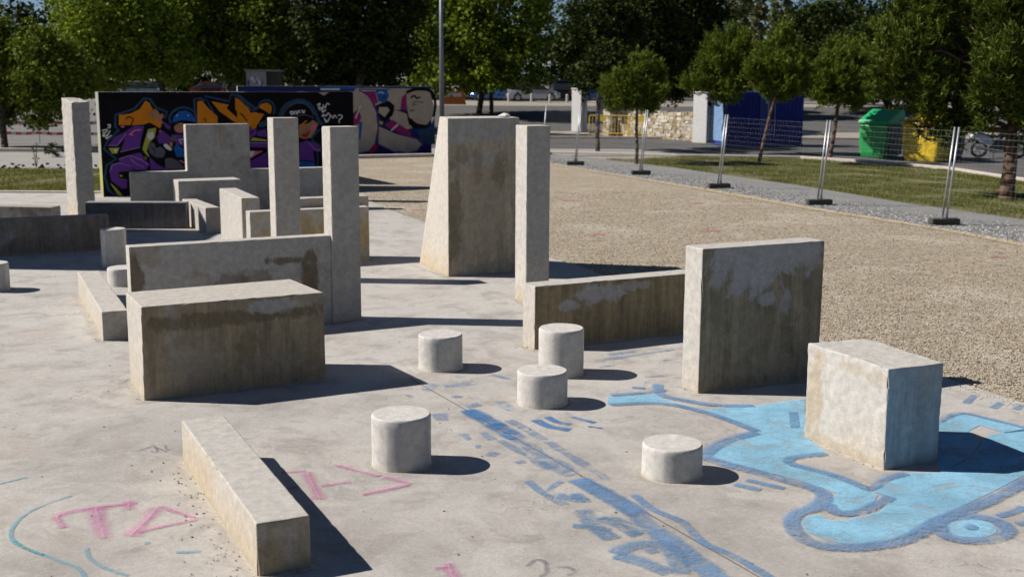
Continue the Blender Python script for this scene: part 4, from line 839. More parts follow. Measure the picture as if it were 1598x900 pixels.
def make_needles(crowns, n, size, seed, per=14):
    rs = np.random.RandomState(seed); vol = np.array([c[3]**2*c[4] for c in crowns]); vol = vol/vol.sum(); V = []
    for c, w in zip(crowns, vol):
        k = int(n*w); nb = max(5, k//30); d = rs.normal(size=(nb, 3)); d /= np.linalg.norm(d, axis=1)[:, None]
        rr = rs.uniform(.3, 1, nb)**.5*(1+.15*np.sin(d[:, 0]*6+seed))*np.where(rs.rand(nb) < .22, rs.uniform(1.1, 1.4, nb), 1); bc = d*rr[:, None]*np.array([c[3], c[3]*.85, c[4]])
        idx = rs.randint(0, nb, k); P = bc[idx] + rs.normal(size=(k, 3))*min(c[3], c[4])*.17
        outw = P/np.array([c[3], c[3], c[4]]); outw = outw/np.maximum(.2, np.linalg.norm(outw, axis=1))[:, None] + np.array([0, 0, 1.0])
        outw += rs.normal(size=(k, 3))*.35; outw /= np.linalg.norm(outw, axis=1)[:, None]
        V.append((P + np.array(c[:3]), outw))
    P = np.concatenate([a for a, b in V]); A = np.concatenate([b for a, b in V]); k = len(P)
    P = np.repeat(P, per, 0); A = np.repeat(A, per, 0); m_ = len(P)
    d = A + rs.normal(size=(m_, 3))*.55; d /= np.linalg.norm(d, axis=1)[:, None]
    base = P + A*size*rs.uniform(-.8, .8, m_)[:, None]; side = np.cross(d, rs.normal(size=(m_, 3))); side /= np.linalg.norm(side, axis=1)[:, None]
    L = size*rs.uniform(.6, 1.15, m_)[:, None]; w = size*.11
    v = np.stack([base - side*w, base + side*w, base + d*L + side*w*.3, base + d*L - side*w*.3], 1)
    return v.reshape(-1, 3), m_
def bark_mat(name, c): return simple_mat(name, c, .95, var=.45, vscale=9, bump=.9, bscale=18)
BARK = bark_mat('bark', (.075, .058, .045)); BARKR = bark_mat('bark_reddish', (.12, .07, .045)); BARKP = bark_mat('bark_pale', (.22, .19, .16))
def limb(bm, a, b_, r0, r1, seed, segs=6, wob=.06, n=7):
    a, b_ = Vector(a), Vector(b_); L = (b_-a).length; prev = a; rad = r0
    for i in range(1, segs+1):
        t = i/segs; q_ = a.lerp(b_, t) + noise.noise_vector(Vector((seed, t*2.3, 0)))*L*wob*(1 if i < segs else .3); r2 = r0+(r1-r0)*t
        tube(bm, prev, q_, rad, r2, n); prev, rad = q_, r2
def tree(label, base, crowns, n, size, seed, leafm, bark=BARK, r=.12, lean=None, kind_='leaf', per=14, name='tree', fork=.55, group=None, clump=.17, low=None, asp=1.0):
    t = thing(name, label, 'tree', base, 0, group)
    B = Vector(base); lc = [(c[0]-B.x, c[1]-B.y, c[2]-B.z, c[3], c[4]) for c in crowns]
    bm = bmesh.new(); main = max(lc, key=lambda c: c[3]*c[4]); top = Vector((main[0], main[1], main[2]+main[4]*.5))
    if lean: fk = Vector(lean)
    else: fk = Vector((main[0]*.5, main[1]*.5, max(.5, (main[2]-main[4]*.8))))
    limb(bm, (0, 0, -.1), fk, r*1.15, r*.75, seed, 8, .03, 10); limb(bm, fk, top, r*.75, r*.15, seed+1)
    rs = random.Random(seed)
    for c in lc:
        for j in range(5 if len(lc) < 3 else 4):
            a = rs.uniform(0, 6.28); e = Vector((c[0]+c[3]*.75*math.cos(a), c[1]+c[3]*.6*math.sin(a), c[2]+c[4]*rs.uniform(-.3, .6)))
            s_ = fk.lerp(top, rs.uniform(0, .6)); limb(bm, s_, e, r*.33, r*.06, seed+j*3.1, 5, .12, 5)
    if low:
        for e in low: limb(bm, fk*.9, Vector(e)-B, r*.45, r*.08, seed+e[0], 6, .07, 6)
    bm_obj('trunk', bm, bark, t, smooth=True)
    if kind_ == 'leaf': v, k = make_leaves(lc, n, size, seed, clump=clump, aspect=asp)
    else: v, k = make_needles(lc, n, size, seed, per)
    quad_mesh('crown', v, k, leafm, t, seed)
    return t
LF1 = [leaf_mat('leaf_green', (.125, .19, .020), .5, trans=.3), leaf_mat('leaf_olive', (.23, .28, .038), .4, trans=.3)]
LF2 = [leaf_mat('leaf_deep', (.022, .034, .008), .4, trans=.08), leaf_mat('leaf_deep_green', (.048, .066, .012), .4, trans=.10)]
LF3 = [leaf_mat('leaf_mid', (.08, .12, .016), .5, trans=.22), leaf_mat('leaf_mid_warm', (.165, .20, .028), .4, trans=.22)]
LFG = [leaf_mat('leaf_grey_green', (.16, .18, .08), trans=.15), leaf_mat('leaf_grey', (.14, .15, .075), trans=.15)]
PN1 = [leaf_mat('needle_green', (.075, .115, .014), .5, .15), leaf_mat('needle_olive', (.165, .20, .030), .4, .15)]
PN2 = [leaf_mat('needle_dark', (.052, .080, .012), .5, .12), leaf_mat('needle_mid', (.12, .15, .024), .4, .12)]
GB = 'trees behind the training park'
tree('low drooping broadleaf tree at the far left edge, over the taped fence', (-20.931,48.824,0.000), [(-21.23,49.00,3.55,1.69,1.81), (-18.77,48.00,3.04,1.40,1.90), (-21.86,50.00,1.85,1.34,1.07), (-19.45,52.00,2.99,1.25,1.31)], 38000, .17, 3, LF3, r=.13)
tree('tall leafy tree above the left part of the black mural wall', (-17.5, 62.0, 0), [(-20.15,60.00,6.06,2.45,2.50), (-19.14,62.00,4.96,3.44,2.52), (-18.09,64.00,7.44,2.35,2.48), (-21.04,60.00,3.72,1.99,1.74)], 42000, .22, 5, LF1, r=.2, group=GB)
tree('bright leafy tree above the orange letters of the mural', (-16.2, 67.0, .1), [(-14.83,66.00,6.58,3.13,2.57), (-13.92,64.00,4.48,2.88,2.19), (-16.81,66.00,4.35,1.93,1.39)], 34000, .22, 7, LF3, r=.2, group=GB)
tree('nearly black dense tree between two lighter ones above the mural', (-8.6, 62.0, 0), [(-9.72,62.00,6.37,1.71,3.05), (-6.93,63.00,6.27,2.15,3.27), (-8.43,64.00,4.01,2.89,1.69), (-12.22,70.00,3.73,1.68,1.48)], 40000, .26, 9, LF2, r=.25, group=GB)
tree('sunlit broadleaf tree with clear twin trunks right of the lamp post', (-2.213,77.151,0.728), [(-3.83,75.00,7.33,2.96,3.11), (-0.82,74.00,6.91,3.12,3.08), (-4.05,75.00,3.73,2.39,2.08), (-0.21,73.00,3.86,2.14,1.89), (-2.29,77.00,4.46,2.25,2.63)], 42000, .27, 11, LF1, r=.17, group=GB)
tree('slim trunked tree standing close right of the twin trunked one', (-1.423,77.104,0.725), [(-1.28,78.00,4.91,2.07,1.84)], 5000, .26, 12, LF1, r=.13, group=GB)
tree('dark broad tree behind the small round pine', (5.2, 62, 0), [(4.06,63.00,4.48,1.97,1.43), (6.69,66.00,5.48,2.27,2.41), (8.31,66.00,4.29,1.93,2.25)], 40000, .24, 13, LF2, r=.2, group=GB)
tree('dark tree with a thin black trunk beside the white gate pillar', (3.527,48.995,0.000), [(4.13,49.00,3.41,1.37,1.17), (3.21,50.00,2.96,1.07,0.73), (3.97,51.50,5.18,1.77,1.35)], 16000, .18, 14, LF2, r=.09)
tree('large dark leafy tree with a paler top in the centre right', (12.0, 75, .6), [(10.62,76.00,6.88,2.51,2.57), (11.44,75.00,4.78,1.79,2.26), (8.78,80.00,8.32,2.21,1.86)], 30000, .27, 15, LF2, r=.25, group=GB)
for i, (x, a, b_) in enumerate(((1152, -25, 70), (1180, -15, 75), (1212, -30, 80))):
    cr = {0: (17.25,92.00,7.38,0.87,2.75), 1: (19.09,94.00,7.12,0.75,2.69), 2: (19.91,90.00,7.30,0.81,2.92)}[i]
    tree(('slender grey-green poplar, leftmost of the far group', 'slender grey-green poplar in the middle of the far group', 'slender grey-green poplar, rightmost of the far group')[i], (cr[0], cr[1], 1.2), [cr], 4500, .26, 20+i, LFG, BARKP, r=.12, group='poplars far behind')
tree('dark rounded tree above the gap right of the blue container', (26.0, 82, 1.1), [(21.87,84.00,6.04,2.78,2.42), (23.41,80.00,4.23,2.34,2.74)], 16000, .25, 24, LF2, r=.2, group=GB)
tree('broad tree with pale short trunk on the far verge', (22.143,77.965,0.776), [(21.98,78.00,3.62,2.28,2.02), (25.10,80.00,4.65,2.33,2.73), (22.75,88.00,6.42,2.10,1.84)], 16000, .24, 25, LF3, BARKP, r=.22, group=GB)
tree('tall dark tree far behind the big pine', (35, 76, .8), [(28.03,78.00,5.43,2.88,3.47), (32.22,78.00,5.85,2.88,3.87)], 16000, .25, 26, LF2, r=.2, group=GB)
# pines along the street
tree('small round pine behind the second fence foot', (4.348,41.531,0.000), [(4.32,41.80,2.53,1.06,0.67), (4.38,41.80,3.15,0.76,0.58), (4.76,42.30,2.68,0.79,0.56)], 3200, .15, 31, PN1, BARK, r=.06, kind_='pine', name='pine_tree')
tree('pine with a dark trunk in front of the light blue container end', (9.157,51.296,0.000), [(8.41,47.50,3.17,1.14,0.93), (8.76,47.80,3.74,1.08,0.94)], 3600, .17, 32, PN1, BARK, r=.08, kind_='pine', name='pine_tree')
tree('young pine with a leaning trunk in front of the blue container', (8.555,41.181,0.000), [(9.31,42.00,3.13,1.09,0.71), (9.49,42.50,3.65,0.85,0.73)], 3600, .15, 33, PN1, BARKR, r=.06, lean=(.55, .3, 2.3), kind_='pine', name='pine_tree')
tree('mid-sized pine between the blue and the green containers', (12.065,45.172,0.000), [(11.91,44.50,2.91,0.87,0.80), (12.73,45.00,3.18,1.02,0.83), (12.47,45.50,3.66,0.91,0.60)], 3800, .16, 34, PN1, BARKR, r=.08, kind_='pine', name='pine_tree')
bp = (12.344,29.363,0.000)
tree('big pine at the right edge with boughs reaching over the yellow container', bp, [(10.08,30.50,3.21,0.89,0.93), (10.74,31.00,4.47,1.15,0.97), (11.04,30.30,2.38,0.89,0.81), (12.49,30.00,4.58,1.26,1.25), (11.75,29.00,2.94,0.73,1.00), (13.38,29.50,2.75,0.94,1.21), (11.88,31.00,6.22,1.21,1.26), (12.30,31.50,3.93,1.00,0.91)], 17000, .17, 35, PN2, BARKR, r=.17,
     kind_='pine', per=12, name='pine_tree', lean=(.05, .1, 1.9), low=[(9.8, 30.2, 1.9), (10.8, 30.4, 2.5), (13.6, 29.6, 2.4)])
# far wood closing the view
WOOD = []
for x in range(-62, -1, 5): WOOD.append((x, 106+4*math.sin(x*.7), 6.0, 5, 8.5+1.0*noise.noise(Vector((x*.07, 0, 0)))))
for x in range(3, 9, 3): WOOD.append((x, 108, 3.2, 3, 4.2))
for x in range(9, 90, 6): WOOD.append((x, 128+6*math.sin(x*.7), 5.6, 6, 7.9+1.3*noise.noise(Vector((x*.07, 0, 0)))))
for x in range(-62, 16, 4): WOOD.append((x, 103, 3.2, 3.2, 3.4))
for x in range(20, 90, 6): WOOD.append((x, 124, 3.8, 4.5, 4))
v, k = make_leaves(WOOD, 130000, .50, 41)
kind(quad_mesh('far_wood', v, k, LF2, None, 2), 'stuff')
# shrubs
def shrub(label, loc, rx, rz, n, size, mats, seed):
    t = thing('shrub', label, 'shrub', loc); bm = bmesh.new()
    for j in range(5): limb(bm, (0, 0, 0), (rx*.5*math.cos(j*1.3), rx*.5*math.sin(j*1.3), rz), .012, .005, seed+j, 3, .1, 5)
    bm_obj('stem', bm, BARK, t); v, k = make_leaves([(0, 0, rz*.6, rx, rz*.7)], n, size, seed); quad_mesh('leaves', v, k, mats, t, seed)
shrub('low dark green shrub beside the rough pillar at the kerb', (-16.901,43.805,0.000), .45, .45, 900, .06, LF2, 51)
shrub('thin dry weed standing on the pale pavement at left', (-15.494,38.423,0.000), .12, .75, 160, .04, LF3, 52)
v, k = make_leaves([(x, 38.2, .05, .5, .12) for x in np.arange(-24, -9.8, .6)], 9000, .06, 53); kind(quad_mesh('ground_cover', v, k, LF2, None, 1), 'stuff')

# ------------------------------------------------------------------ site fence
GALV = simple_mat('galvanised', (.42, .43, .45), .45, .7, var=.2); RUBB = simple_mat('fence_foot', (.055, .055, .045), .9)
FEET = [(1.1, 45.0), (2.168,40.758), (3.990,36.703), (5.644,32.183), (7.284,27.913), (8.875,24.088), (10.45, 20.2)]
LEANV = Vector((.085, .035, 1)).normalized()
ordn = ['farthest', 'first clearly seen from the left', 'second clearly seen from the left', 'middle', 'second from the right', 'nearest fully seen', 'cut by the right edge']
for i in range(len(FEET)-1):
    a, b_ = Vector((*FEET[i], .12)), Vector((*FEET[i+1], .12)); d = (b_-a).normalized(); Lp = (b_-a).length - .12
    t = thing('mesh_fence', 'leaning wire mesh fence panel, %s of the row along the grey gravel path' % ('farthest', 'second farthest', 'third farthest', 'third nearest', 'second nearest', 'nearest')[i], 'fence', tuple(a + d*.06), 0, 'mesh fence panels along the gravel path')
    for s_ in (0, Lp):
        bm = bmesh.new(); tube(bm, d*s_, d*s_ + LEANV*1.88, .021, n=10); bm_obj('post', bm, GALV, t, smooth=True)
    bm = bmesh.new(); H_ = 1.80
    nz, nx = 14, int(Lp/.12)
    def wire(P, Q, r):
        P, Q = Vector(P), Vector(Q); dd = (Q-P).normalized(); s1 = dd.orthogonal().normalized()*r; s2 = dd.cross(s1)
        A = [bm.verts.new(P+s1), bm.verts.new(P+s2-s1*.5), bm.verts.new(P-s2-s1*.5)]; B = [bm.verts.new(Q+s1), bm.verts.new(Q+s2-s1*.5), bm.verts.new(Q-s2-s1*.5)]
        for j in range(3): bm.faces.new((A[j], A[(j+1) % 3], B[(j+1) % 3], B[j]))
    for j in range(nz+1): z = .12 + (H_-.12)*j/nz; wire(LEANV*z, d*Lp + LEANV*z, .0008)
    for j in range(1, nx): x = Lp*j/nx; wire(d*x + LEANV*.12, d*x + LEANV*H_, .0005)
    bm_obj('mesh', bm, GALV, t)
for i, f in enumerate(FEET):
    t = thing('rubber_block', 'dark rubber fence foot on the grey gravel, %s' % (ordn[i]), 'fence foot', (*f, .008), R(6), 'dark fence feet')
    bm = bmesh.new(); box(bm, -.30, .30, -.11, .11, 0, .13, .025)
    for q_ in (-.2, 0, .2): box(bm, q_-.06, q_+.06, -.116, .116, .04, .09, .01)
    bm_obj('foot_block', bm, RUBB, t)
    for sx_ in (-.05, .05):
        bm = bmesh.new(); tube(bm, (sx_, 0, .12), (sx_, 0, .2), .026, n=10); bm_obj('socket', bm, GALV, t)
# taped fence at left
t = thing('taped_fence', 'wire fence with red and white warning tapes at the far left', 'fence', (-34, 52.5, 0))
bm = bmesh.new()
bm.free()
for j in range(17):
    bm = bmesh.new(); tube(bm, (j*1.45, 0, 0), (j*1.45, 0, 1.55), .02, n=6); bm_obj('post', bm, GALV, t)
bm = bmesh.new()
for j in range(9): wire((0, 0, .15+j*.17), (23.2, 0, .15+j*.17), .003)
for j in range(116): wire((j*.2, 0, .1), (j*.2, 0, 1.52), .003)
bm_obj('mesh', bm, GALV, t)
m, nt, b, o_ = new_mat('warning_tape'); n = N(nt); sx = n.sep(n.coord('Object'))[0]
nt.links.new(n.mix(n.math('GREATER_THAN', n.math('FRACT', n.math('MULTIPLY', sx, 2.2)), .45), (.70, .62, .60), (.66, .09, .06)), b.inputs['Base Color']); TAPE = m
for z in (1.02, .55):
    bm = bmesh.new(); pv = None
    for j in range(94):
        x = j*.25; zz = z - .035*math.sin(math.pi*((x % 1.45)/1.45)) + .01*noise.noise(Vector((x*2, z, 0)))
        r_ = (bm.verts.new((x, -.03, zz-.13)), bm.verts.new((x, -.03+.01*math.sin(x*5), zz+.0)))
        if pv: bm.faces.new((pv[0], r_[0], r_[1], pv[1]))
        pv = r_
    bm_obj('tape', bm, TAPE, t)

# ------------------------------------------------------------------ lamp post
t = thing('lamp_post', 'tall grey metal lamp post right of the blue mural wall', 'lamp post', (-3.28, 55.0, 0))
bm = bmesh.new(); tube(bm, (0, 0, 0), (0, 0, 9), .125, .07, 16); bm_obj('pole', bm, simple_mat('lamp_pole', (.20, .215, .24), .5, .4), t, smooth=True)
bm = bmesh.new(); tube(bm, (0, 0, 0), (0, 0, .9), .16, .14, 16); bm_obj('base_sleeve', bm, simple_mat('lamp_base', (.16, .17, .19), .5, .4), t)
bm = bmesh.new(); tube(bm, (0, 0, 8.9), (1.3, 0, 9.3), .05, .04, 10); bm_obj('arm', bm, GALV, t)
bm = bmesh.new(); box(bm, 1.1, 1.8, -.15, .15, 9.24, 9.40, .04); bm_obj('lamp_head', bm, GALV, t)

# ------------------------------------------------------------------ waste containers
def container(label, name, loc, rz, w, d, h, mat, lid, dark, cat='container', group=None):
    t = thing(name, label, cat, loc, rz, group)
    bm = bmesh.new(); segs = [(-.0, .06, .06), (.18, .0, .0), (.25, .0, .0), (h*.42, -.035, -.035), (h*.66, -.03, -.03), (h*.72, .01, .01)]
    rings = []
    for z, ix, iy in segs:
        c_ = []
        for (sx_, sy_) in ((0, 0), (1, 0), (1, 1), (0, 1)):
            cx_ = ix + sx_*(w-2*ix); cy_ = iy + sy_*(d-2*iy)
            for k_ in range(3):
                a = math.pi + (0, .5, 1, 1.5)[[(0, 0), (1, 0), (1, 1), (0, 1)].index((sx_, sy_))]*math.pi + k_*math.pi/4
                r_ = .09; ccx = cx_ + (r_ if sx_ == 0 else -r_); ccy = cy_ + (r_ if sy_ == 0 else -r_)
                c_.append(bm.verts.new((ccx + r_*math.cos(a), ccy + r_*math.sin(a), z)))
        rings.append(c_)
    for a, b_ in zip(rings, rings[1:]):
        for i in range(12): bm.faces.new((a[i], a[(i+1) % 12], b_[(i+1) % 12], b_[i]))
    bm.faces.new(rings[0][::-1]); bm.faces.new(rings[-1]); bmesh.ops.recalc_face_normals(bm, faces=bm.faces[:])
    bm_obj('body', bm, mat, t)
    bm = bmesh.new(); z0 = h*.70
    prism(bm, [(-.06, z0), (w+.06, z0), (w+.07, z0+.10), (w+.02, h-.05), (w*.93, h), (w*.80, h), (-.04, z0+.13), (-.08, z0+.06)], -.06, d+.06)
    bmesh.ops.recalc_face_normals(bm, faces=bm.faces[:]); bmesh.ops.bevel(bm, geom=bm.edges[:], offset=.025, segments=2, affect='EDGES'); bm_obj('lid', bm, lid, t)
    bm = bmesh.new(); box(bm, w*.30, w*.70, -.085, -.02, .5, .95, .004); bm_obj('label_panel', bm, dark, t)
    if name == 'recycling_container' and 'green' in label:
        bm = bmesh.new(); box(bm, .06, w-.06, -.065, -.03, .10, z0-.06, .008); bm_obj('shade_panel', bm, dark, t)  # dark sheet over the unlit face, standing in for its shade
    bm = bmesh.new(); tube(bm, (w*.2, -.03, z0-.05), (w*.8, -.03, z0-.05), .02, n=8); bm_obj('handle', bm, dark, t)
    for sx_ in (.12, w-.12):
        for sy_ in (.12, d-.12):
            bm = bmesh.new(); tube(bm, (sx_, sy_, -.04), (sx_, sy_, .02), .05, n=8); bm_obj('foot', bm, dark, t)
    return t
DK = simple_mat('dark_plastic', (.02, .022, .022), .5)
container('green recycling container with slanted green lid on the street', 'recycling_container', (14.15, 44.9, .04), R(43), 1.15, 1.15, 1.80, simple_mat('green_plastic', (.015, .30, .07), .5, var=.15), simple_mat('green_lid', (.02, .40, .14), .5, var=.1), DK, group='recycling containers')
container('yellow recycling container half hidden under the big pine', 'recycling_container', (15.30, 42.7, .04), R(38), 1.05, 1.45, 1.78, simple_mat('yellow_plastic', (.56, .38, .012), .5, var=.35), simple_mat('yellow_lid', (.62, .44, .02), .5, var=.15), DK, group='recycling containers')
container('dark grey waste container right of the yellow one', 'waste_container', (16.15, 43.2, .04), R(38), .55, .6, 1.4, simple_mat('grey_plastic', (.06, .065, .07), .5), simple_mat('grey_lid', (.075, .075, .075), .5), DK, group='recycling containers')
# big blue container
t = thing('blue_container', 'big dark blue metal container with pale sunlit left end', 'container', (9.44, 52.4, .02), R(8))
BLM = simple_mat('blue_steel', (.007, .018, .22), .7, .0, var=.25, vscale=2); BLR = simple_mat('blue_rim', (.014, .04, .26), .5)
bm = bmesh.new(); W_, D_, Hc = 3.5, 1.9, 2.40
box(bm, .0, W_, 0, D_, .06, Hc-.09)
for j in range(19):
    x = .10 + j*(W_-.2)/18
    if 8 <= j <= 10: continue
    box(bm, x-.045, x+.045, -.022, .0-.001, .22, Hc-.2)
bm_obj('body', bm, BLM, t)
bm = bmesh.new()
box(bm, -.03, W_+.03, -.05, D_+.03, Hc-.08, Hc, .012); box(bm, -.02, W_+.02, -.04, D_+.02, .02, .12, .012); bm_obj('rim', bm, BLR, t)
bm = bmesh.new(); box(bm, W_/2-.28, W_/2+.28, -.05, -.026, .14, Hc-.12, .01); box(bm, W_/2-.006, W_/2+.006, -.056, -.051, .2, Hc-.2); bm_obj('door', bm, BLR, t)
bm = bmesh.new(); tube(bm, (W_/2+.1, -.07, .5), (W_/2+.1, -.07, 2.0), .018, n=8); tube(bm, (W_/2+.42, -.04, .4), (W_/2+.42, -.04, 2.1), .014, n=8); bm_obj('bolt_bar', bm, GALV, t)
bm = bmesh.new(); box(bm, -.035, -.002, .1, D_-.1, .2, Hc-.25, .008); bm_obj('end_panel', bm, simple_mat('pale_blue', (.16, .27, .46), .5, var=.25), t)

# ------------------------------------------------------------------ rubble wall, gate pillars, barriers
t = thing('rubble_wall', 'low wall of cream rubble stone between two white pillars', 'wall', (4.9, 63.6, 0), math.atan2(56.8-63.6, 8.95-4.9))
Lw = math.hypot(56.8-63.6, 8.95-4.9)
m, nt, b, o_ = new_mat('rubble_stone'); n = N(nt); g_ = n.node('ShaderNodeNewGeometry'); r_ = g_.outputs['Random Per Island']
k_ = n.mix(n.rng(r_, 0, .8), (.30, .22, .12), (.62, .57, .48)); k_ = n.mix(n.rng(r_, .85, .95), k_, (.34, .33, .32))
nt.links.new(n.mix(n.rng(n.noise(n.coord('Object'), 9, 5, .7), .3, .7, 0, .4), k_, (.22, .17, .10)), b.inputs['Base Color']); b.inputs['Roughness'].default_value = .95; STONE = m
bm = bmesh.new(); box(bm, 0, Lw, .08, .42, 0, 1.28); rs = random.Random(8)
z = .0
while z < 1.32:
    hh = rs.uniform(.13, .24); x = -.05
    while x < Lw:
        ww = rs.uniform(.16, .42); rr = bmesh.ops.create_cube(bm, size=1)['verts']; rot = rs.uniform(-.12, .12)
        for v in rr:
            q_ = Vector((v.co.x*ww*.95, v.co.y*.5, v.co.z*hh*.93)); q_.rotate(Matrix.Rotation(rot, 3, 'Y')); v.co = q_ + Vector((x+ww/2, .22+rs.uniform(-.03, .03), z+hh/2)) + Vector((rs.uniform(-.03, .03), rs.uniform(-.03, .03), rs.uniform(-.02, .02)))
        x += ww
    z += hh*.92
bm_obj('stones', bm, STONE, t)
WHP = concrete_mat(50, base=(.72, .71, .70), amt=0, left=.1)
def pillar(label, loc, w, h, rz, tags_):
    t = thing('gate_pillar', label, 'pillar', loc, rz, 'whitewashed pillars of the rubble wall')
    bm = bmesh.new(); box(bm, 0, w, 0, w, 0, h, .015); bm_obj('shaft', bm, WHP, t)
    bm = bmesh.new(); box(bm, -.03, w+.03, -.03, w+.03, h, h+.07, .012); bm_obj('cap', bm, WHP, t)
    p = Paint(lambda u, v, z: (u, -.003-z, v)); rs = random.Random(int(w*100)+tags_)
    for _ in range(tags_):
        x, z = rs.uniform(.1, w-.1), rs.uniform(h*.72, h-.08); p.stroke([(x, z), (x+rs.uniform(-.15, .15), z-.1), (x+rs.uniform(-.2, .2), z+rs.uniform(-.1, .1)), (x+.05, z-.15)], .05, 0, 0)
    p.stroke([(w*.55, h*.72), (w*.45, h*.4), (w*.5, .15)], .05, 1, 0); p.build('scrawl', [K, GRY], t, facing=(0, -1, 0)); return t
pillar('white gate pillar with black scrawl near its top, left of the yellow barriers', (3.714,65.009,0.089), .62, 2.30, R(52), 9)
pillar('white gate pillar with peeling paint beside the blue container', (9.05, 55.5, 0), .75, 2.32, R(50), 4)
t = thing('cabinet', 'plain grey electrical cabinet behind the white gate pillar', 'cabinet', (5.0, 70.5, 0), .1)
bm = bmesh.new(); box(bm, 0, .95, 0, .5, 0, 1.75, .02); bm_obj('body', bm, simple_mat('cabinet_grey', (.26, .26, .25), .6), t); bm = bmesh.new(); box(bm, .05, .9, -.02, -.001, .1, 1.65, .008); bm_obj('door', bm, simple_mat('cabinet_door', (.30, .30, .29), .6), t)
YB = simple_mat('barrier_yellow', (.62, .42, .02), .5, var=.2)
def barrier(label, loc, rz):
    t = thing('barrier', label, 'barrier', loc, rz, 'yellow barriers before the rubble wall'); W2 = 2.0
    bm = bmesh.new(); 
    for x in (0, W2): tube(bm, (x, 0, .0), (x, 0, 1.1), .03, n=8)
    tube(bm, (0, 0, 1.1), (W2, 0, 1.1), .03, n=8); tube(bm, (0, 0, .2), (W2, 0, .2), .03, n=8); bm_obj('frame', bm, YB, t)
    bm = bmesh.new()
    for j in range(1, 12): tube(bm, (j*W2/12, 0, .2), (j*W2/12, 0, 1.1), .014, n=6)
    bm_obj('bars', bm, YB, t)
    for x in (.25, W2-.25):
        bm = bmesh.new(); box(bm, x-.03, x+.03, -.28, .28, 0, .05, .01); bm_obj('leg', bm, YB, t)
    bm = bmesh.new(); box(bm, W2*.33-.2, W2*.33+.2, -.04, -.035+.0, .82, 1.06, .006); bm_obj('sign_plate', bm, simple_mat('plate_yellow', (.75, .55, .02), .5), t)
bb_ = Vector((3.95, 61.0, 0)); 
barrier('yellow pedestrian barrier nearest the white gate pillar, left one', (3.95, 61.3, 0), R(-14)); barrier('yellow pedestrian barrier in front of the rubble stones, right one', (5.95, 60.6, 0), R(-18))
p = Paint(); p.stroke([(1.8, 63.6), (3.5, 63.2), (5.2, 62.6), (6.8, 61.4)], .25, 0, .03, wob=.5); tag(p.build('red_tape', [P_RED], facing=UP), 'red plastic netting strip lying on the road before the yellow barriers', 'tape')

# kiosk and bits above the mural
t = thing('kiosk', 'small grey box building with blue graffiti above the mural wall', 'kiosk', (-12.15, 54.5, 0), R(4))
bm = bmesh.new(); box(bm, 0, .88, 0, 1.6, 0, 3.20); bm_obj('wall', bm, simple_mat('kiosk_wall', (.24, .24, .255), .8), t)
bm = bmesh.new(); box(bm, -.06, 1.5, -.08, 1.7, 3.205, 3.27, .01); bm_obj('roof', bm, simple_mat('kiosk_roof', (.16, .16, .16), .8), t)
bm = bmesh.new(); box(bm, .885, 1.42, .25, 1.6, 0, 3.19); bm_obj('door_recess', bm, simple_mat('recess_dark', (.03, .03, .035), .8), t)
p = Paint(lambda u, v, z: (u, -.004-z, v)); rs = random.Random(5)
for j in range(16):
    x, z = rs.uniform(.1, .7), rs.uniform(2.2, 2.85); p.stroke([(x, z), (x+rs.uniform(-.08, .1), z+.15), (x+rs.uniform(-.08, .15), z-.1)], .07, j % 2, j*.0008)
p.build('graffiti', [BLU, WHT], t, facing=(0, -1, 0))
for j, (px_, lb) in enumerate((((-31.854,114.192,1.200), 'left'), ((-28.897,106.867,1.200), 'right'))):
    t = thing('white_post', 'thin white post behind the black mural wall, %s one of the pair' % lb, 'post', px_)
    bm = bmesh.new(); tube(bm, (0, 0, 0), (0, 0, 2.6), .14, .12, 10); bm_obj('shaft', bm, simple_mat('white_paint', (.6, .6, .6), .6), t); bm = bmesh.new(); tube(bm, (0, 0, 2.6), (0, 0, 2.72), .17, .10, 10); bm_obj('cap', bm, GALV, t)
t = thing('plastic_barrier', 'orange plastic barrier in the distance right of the lamp post', 'barrier', (-4.9, 84, 1.15), 0); bm = bmesh.new()
prism(bm, [(-.0, 0), (1.6, 0), (1.5, .5), (1.5, .9), (.1, .9), (.1, .5)], -.2, .2); bmesh.ops.recalc_face_normals(bm, faces=bm.faces[:]); bm_obj('body', bm, simple_mat('orange_plastic', (.60, .16, .03), .5), t)
bm = bmesh.new(); box(bm, .3, 1.3, -.215, -.202, .55, .8); bm_obj('reflector', bm, simple_mat('white_strip', (.7, .7, .7), .4), t)
for j, (pp, lb) in enumerate((((-0.317,92.534,1.200), 'leftmost'), ((1.455,92.986,1.200), 'second from the left'), ((2.809,90.708,1.200), 'third from the left'), ((4.140,91.038,1.200), 'rightmost'))):
    t = thing('bollard', 'short pale bollard before the parked cars, %s of the row' % lb, 'bollard', pp, 0, 'pale bollards before the cars'); bm = bmesh.new(); tube(bm, (0, 0, 0), (0, 0, .5), .11, .10, 10); bm_obj('shaft', bm, simple_mat('bollard_stone', (.5, .46, .4), .9), t); bm = bmesh.new(); bmesh.ops.create_uvsphere(bm, u_segments=10, v_segments=6, radius=.12, matrix=Matrix.Translation((0, 0, .5))); bm_obj('knob', bm, simple_mat('bollard_top', (.5, .46, .4), .9), t)

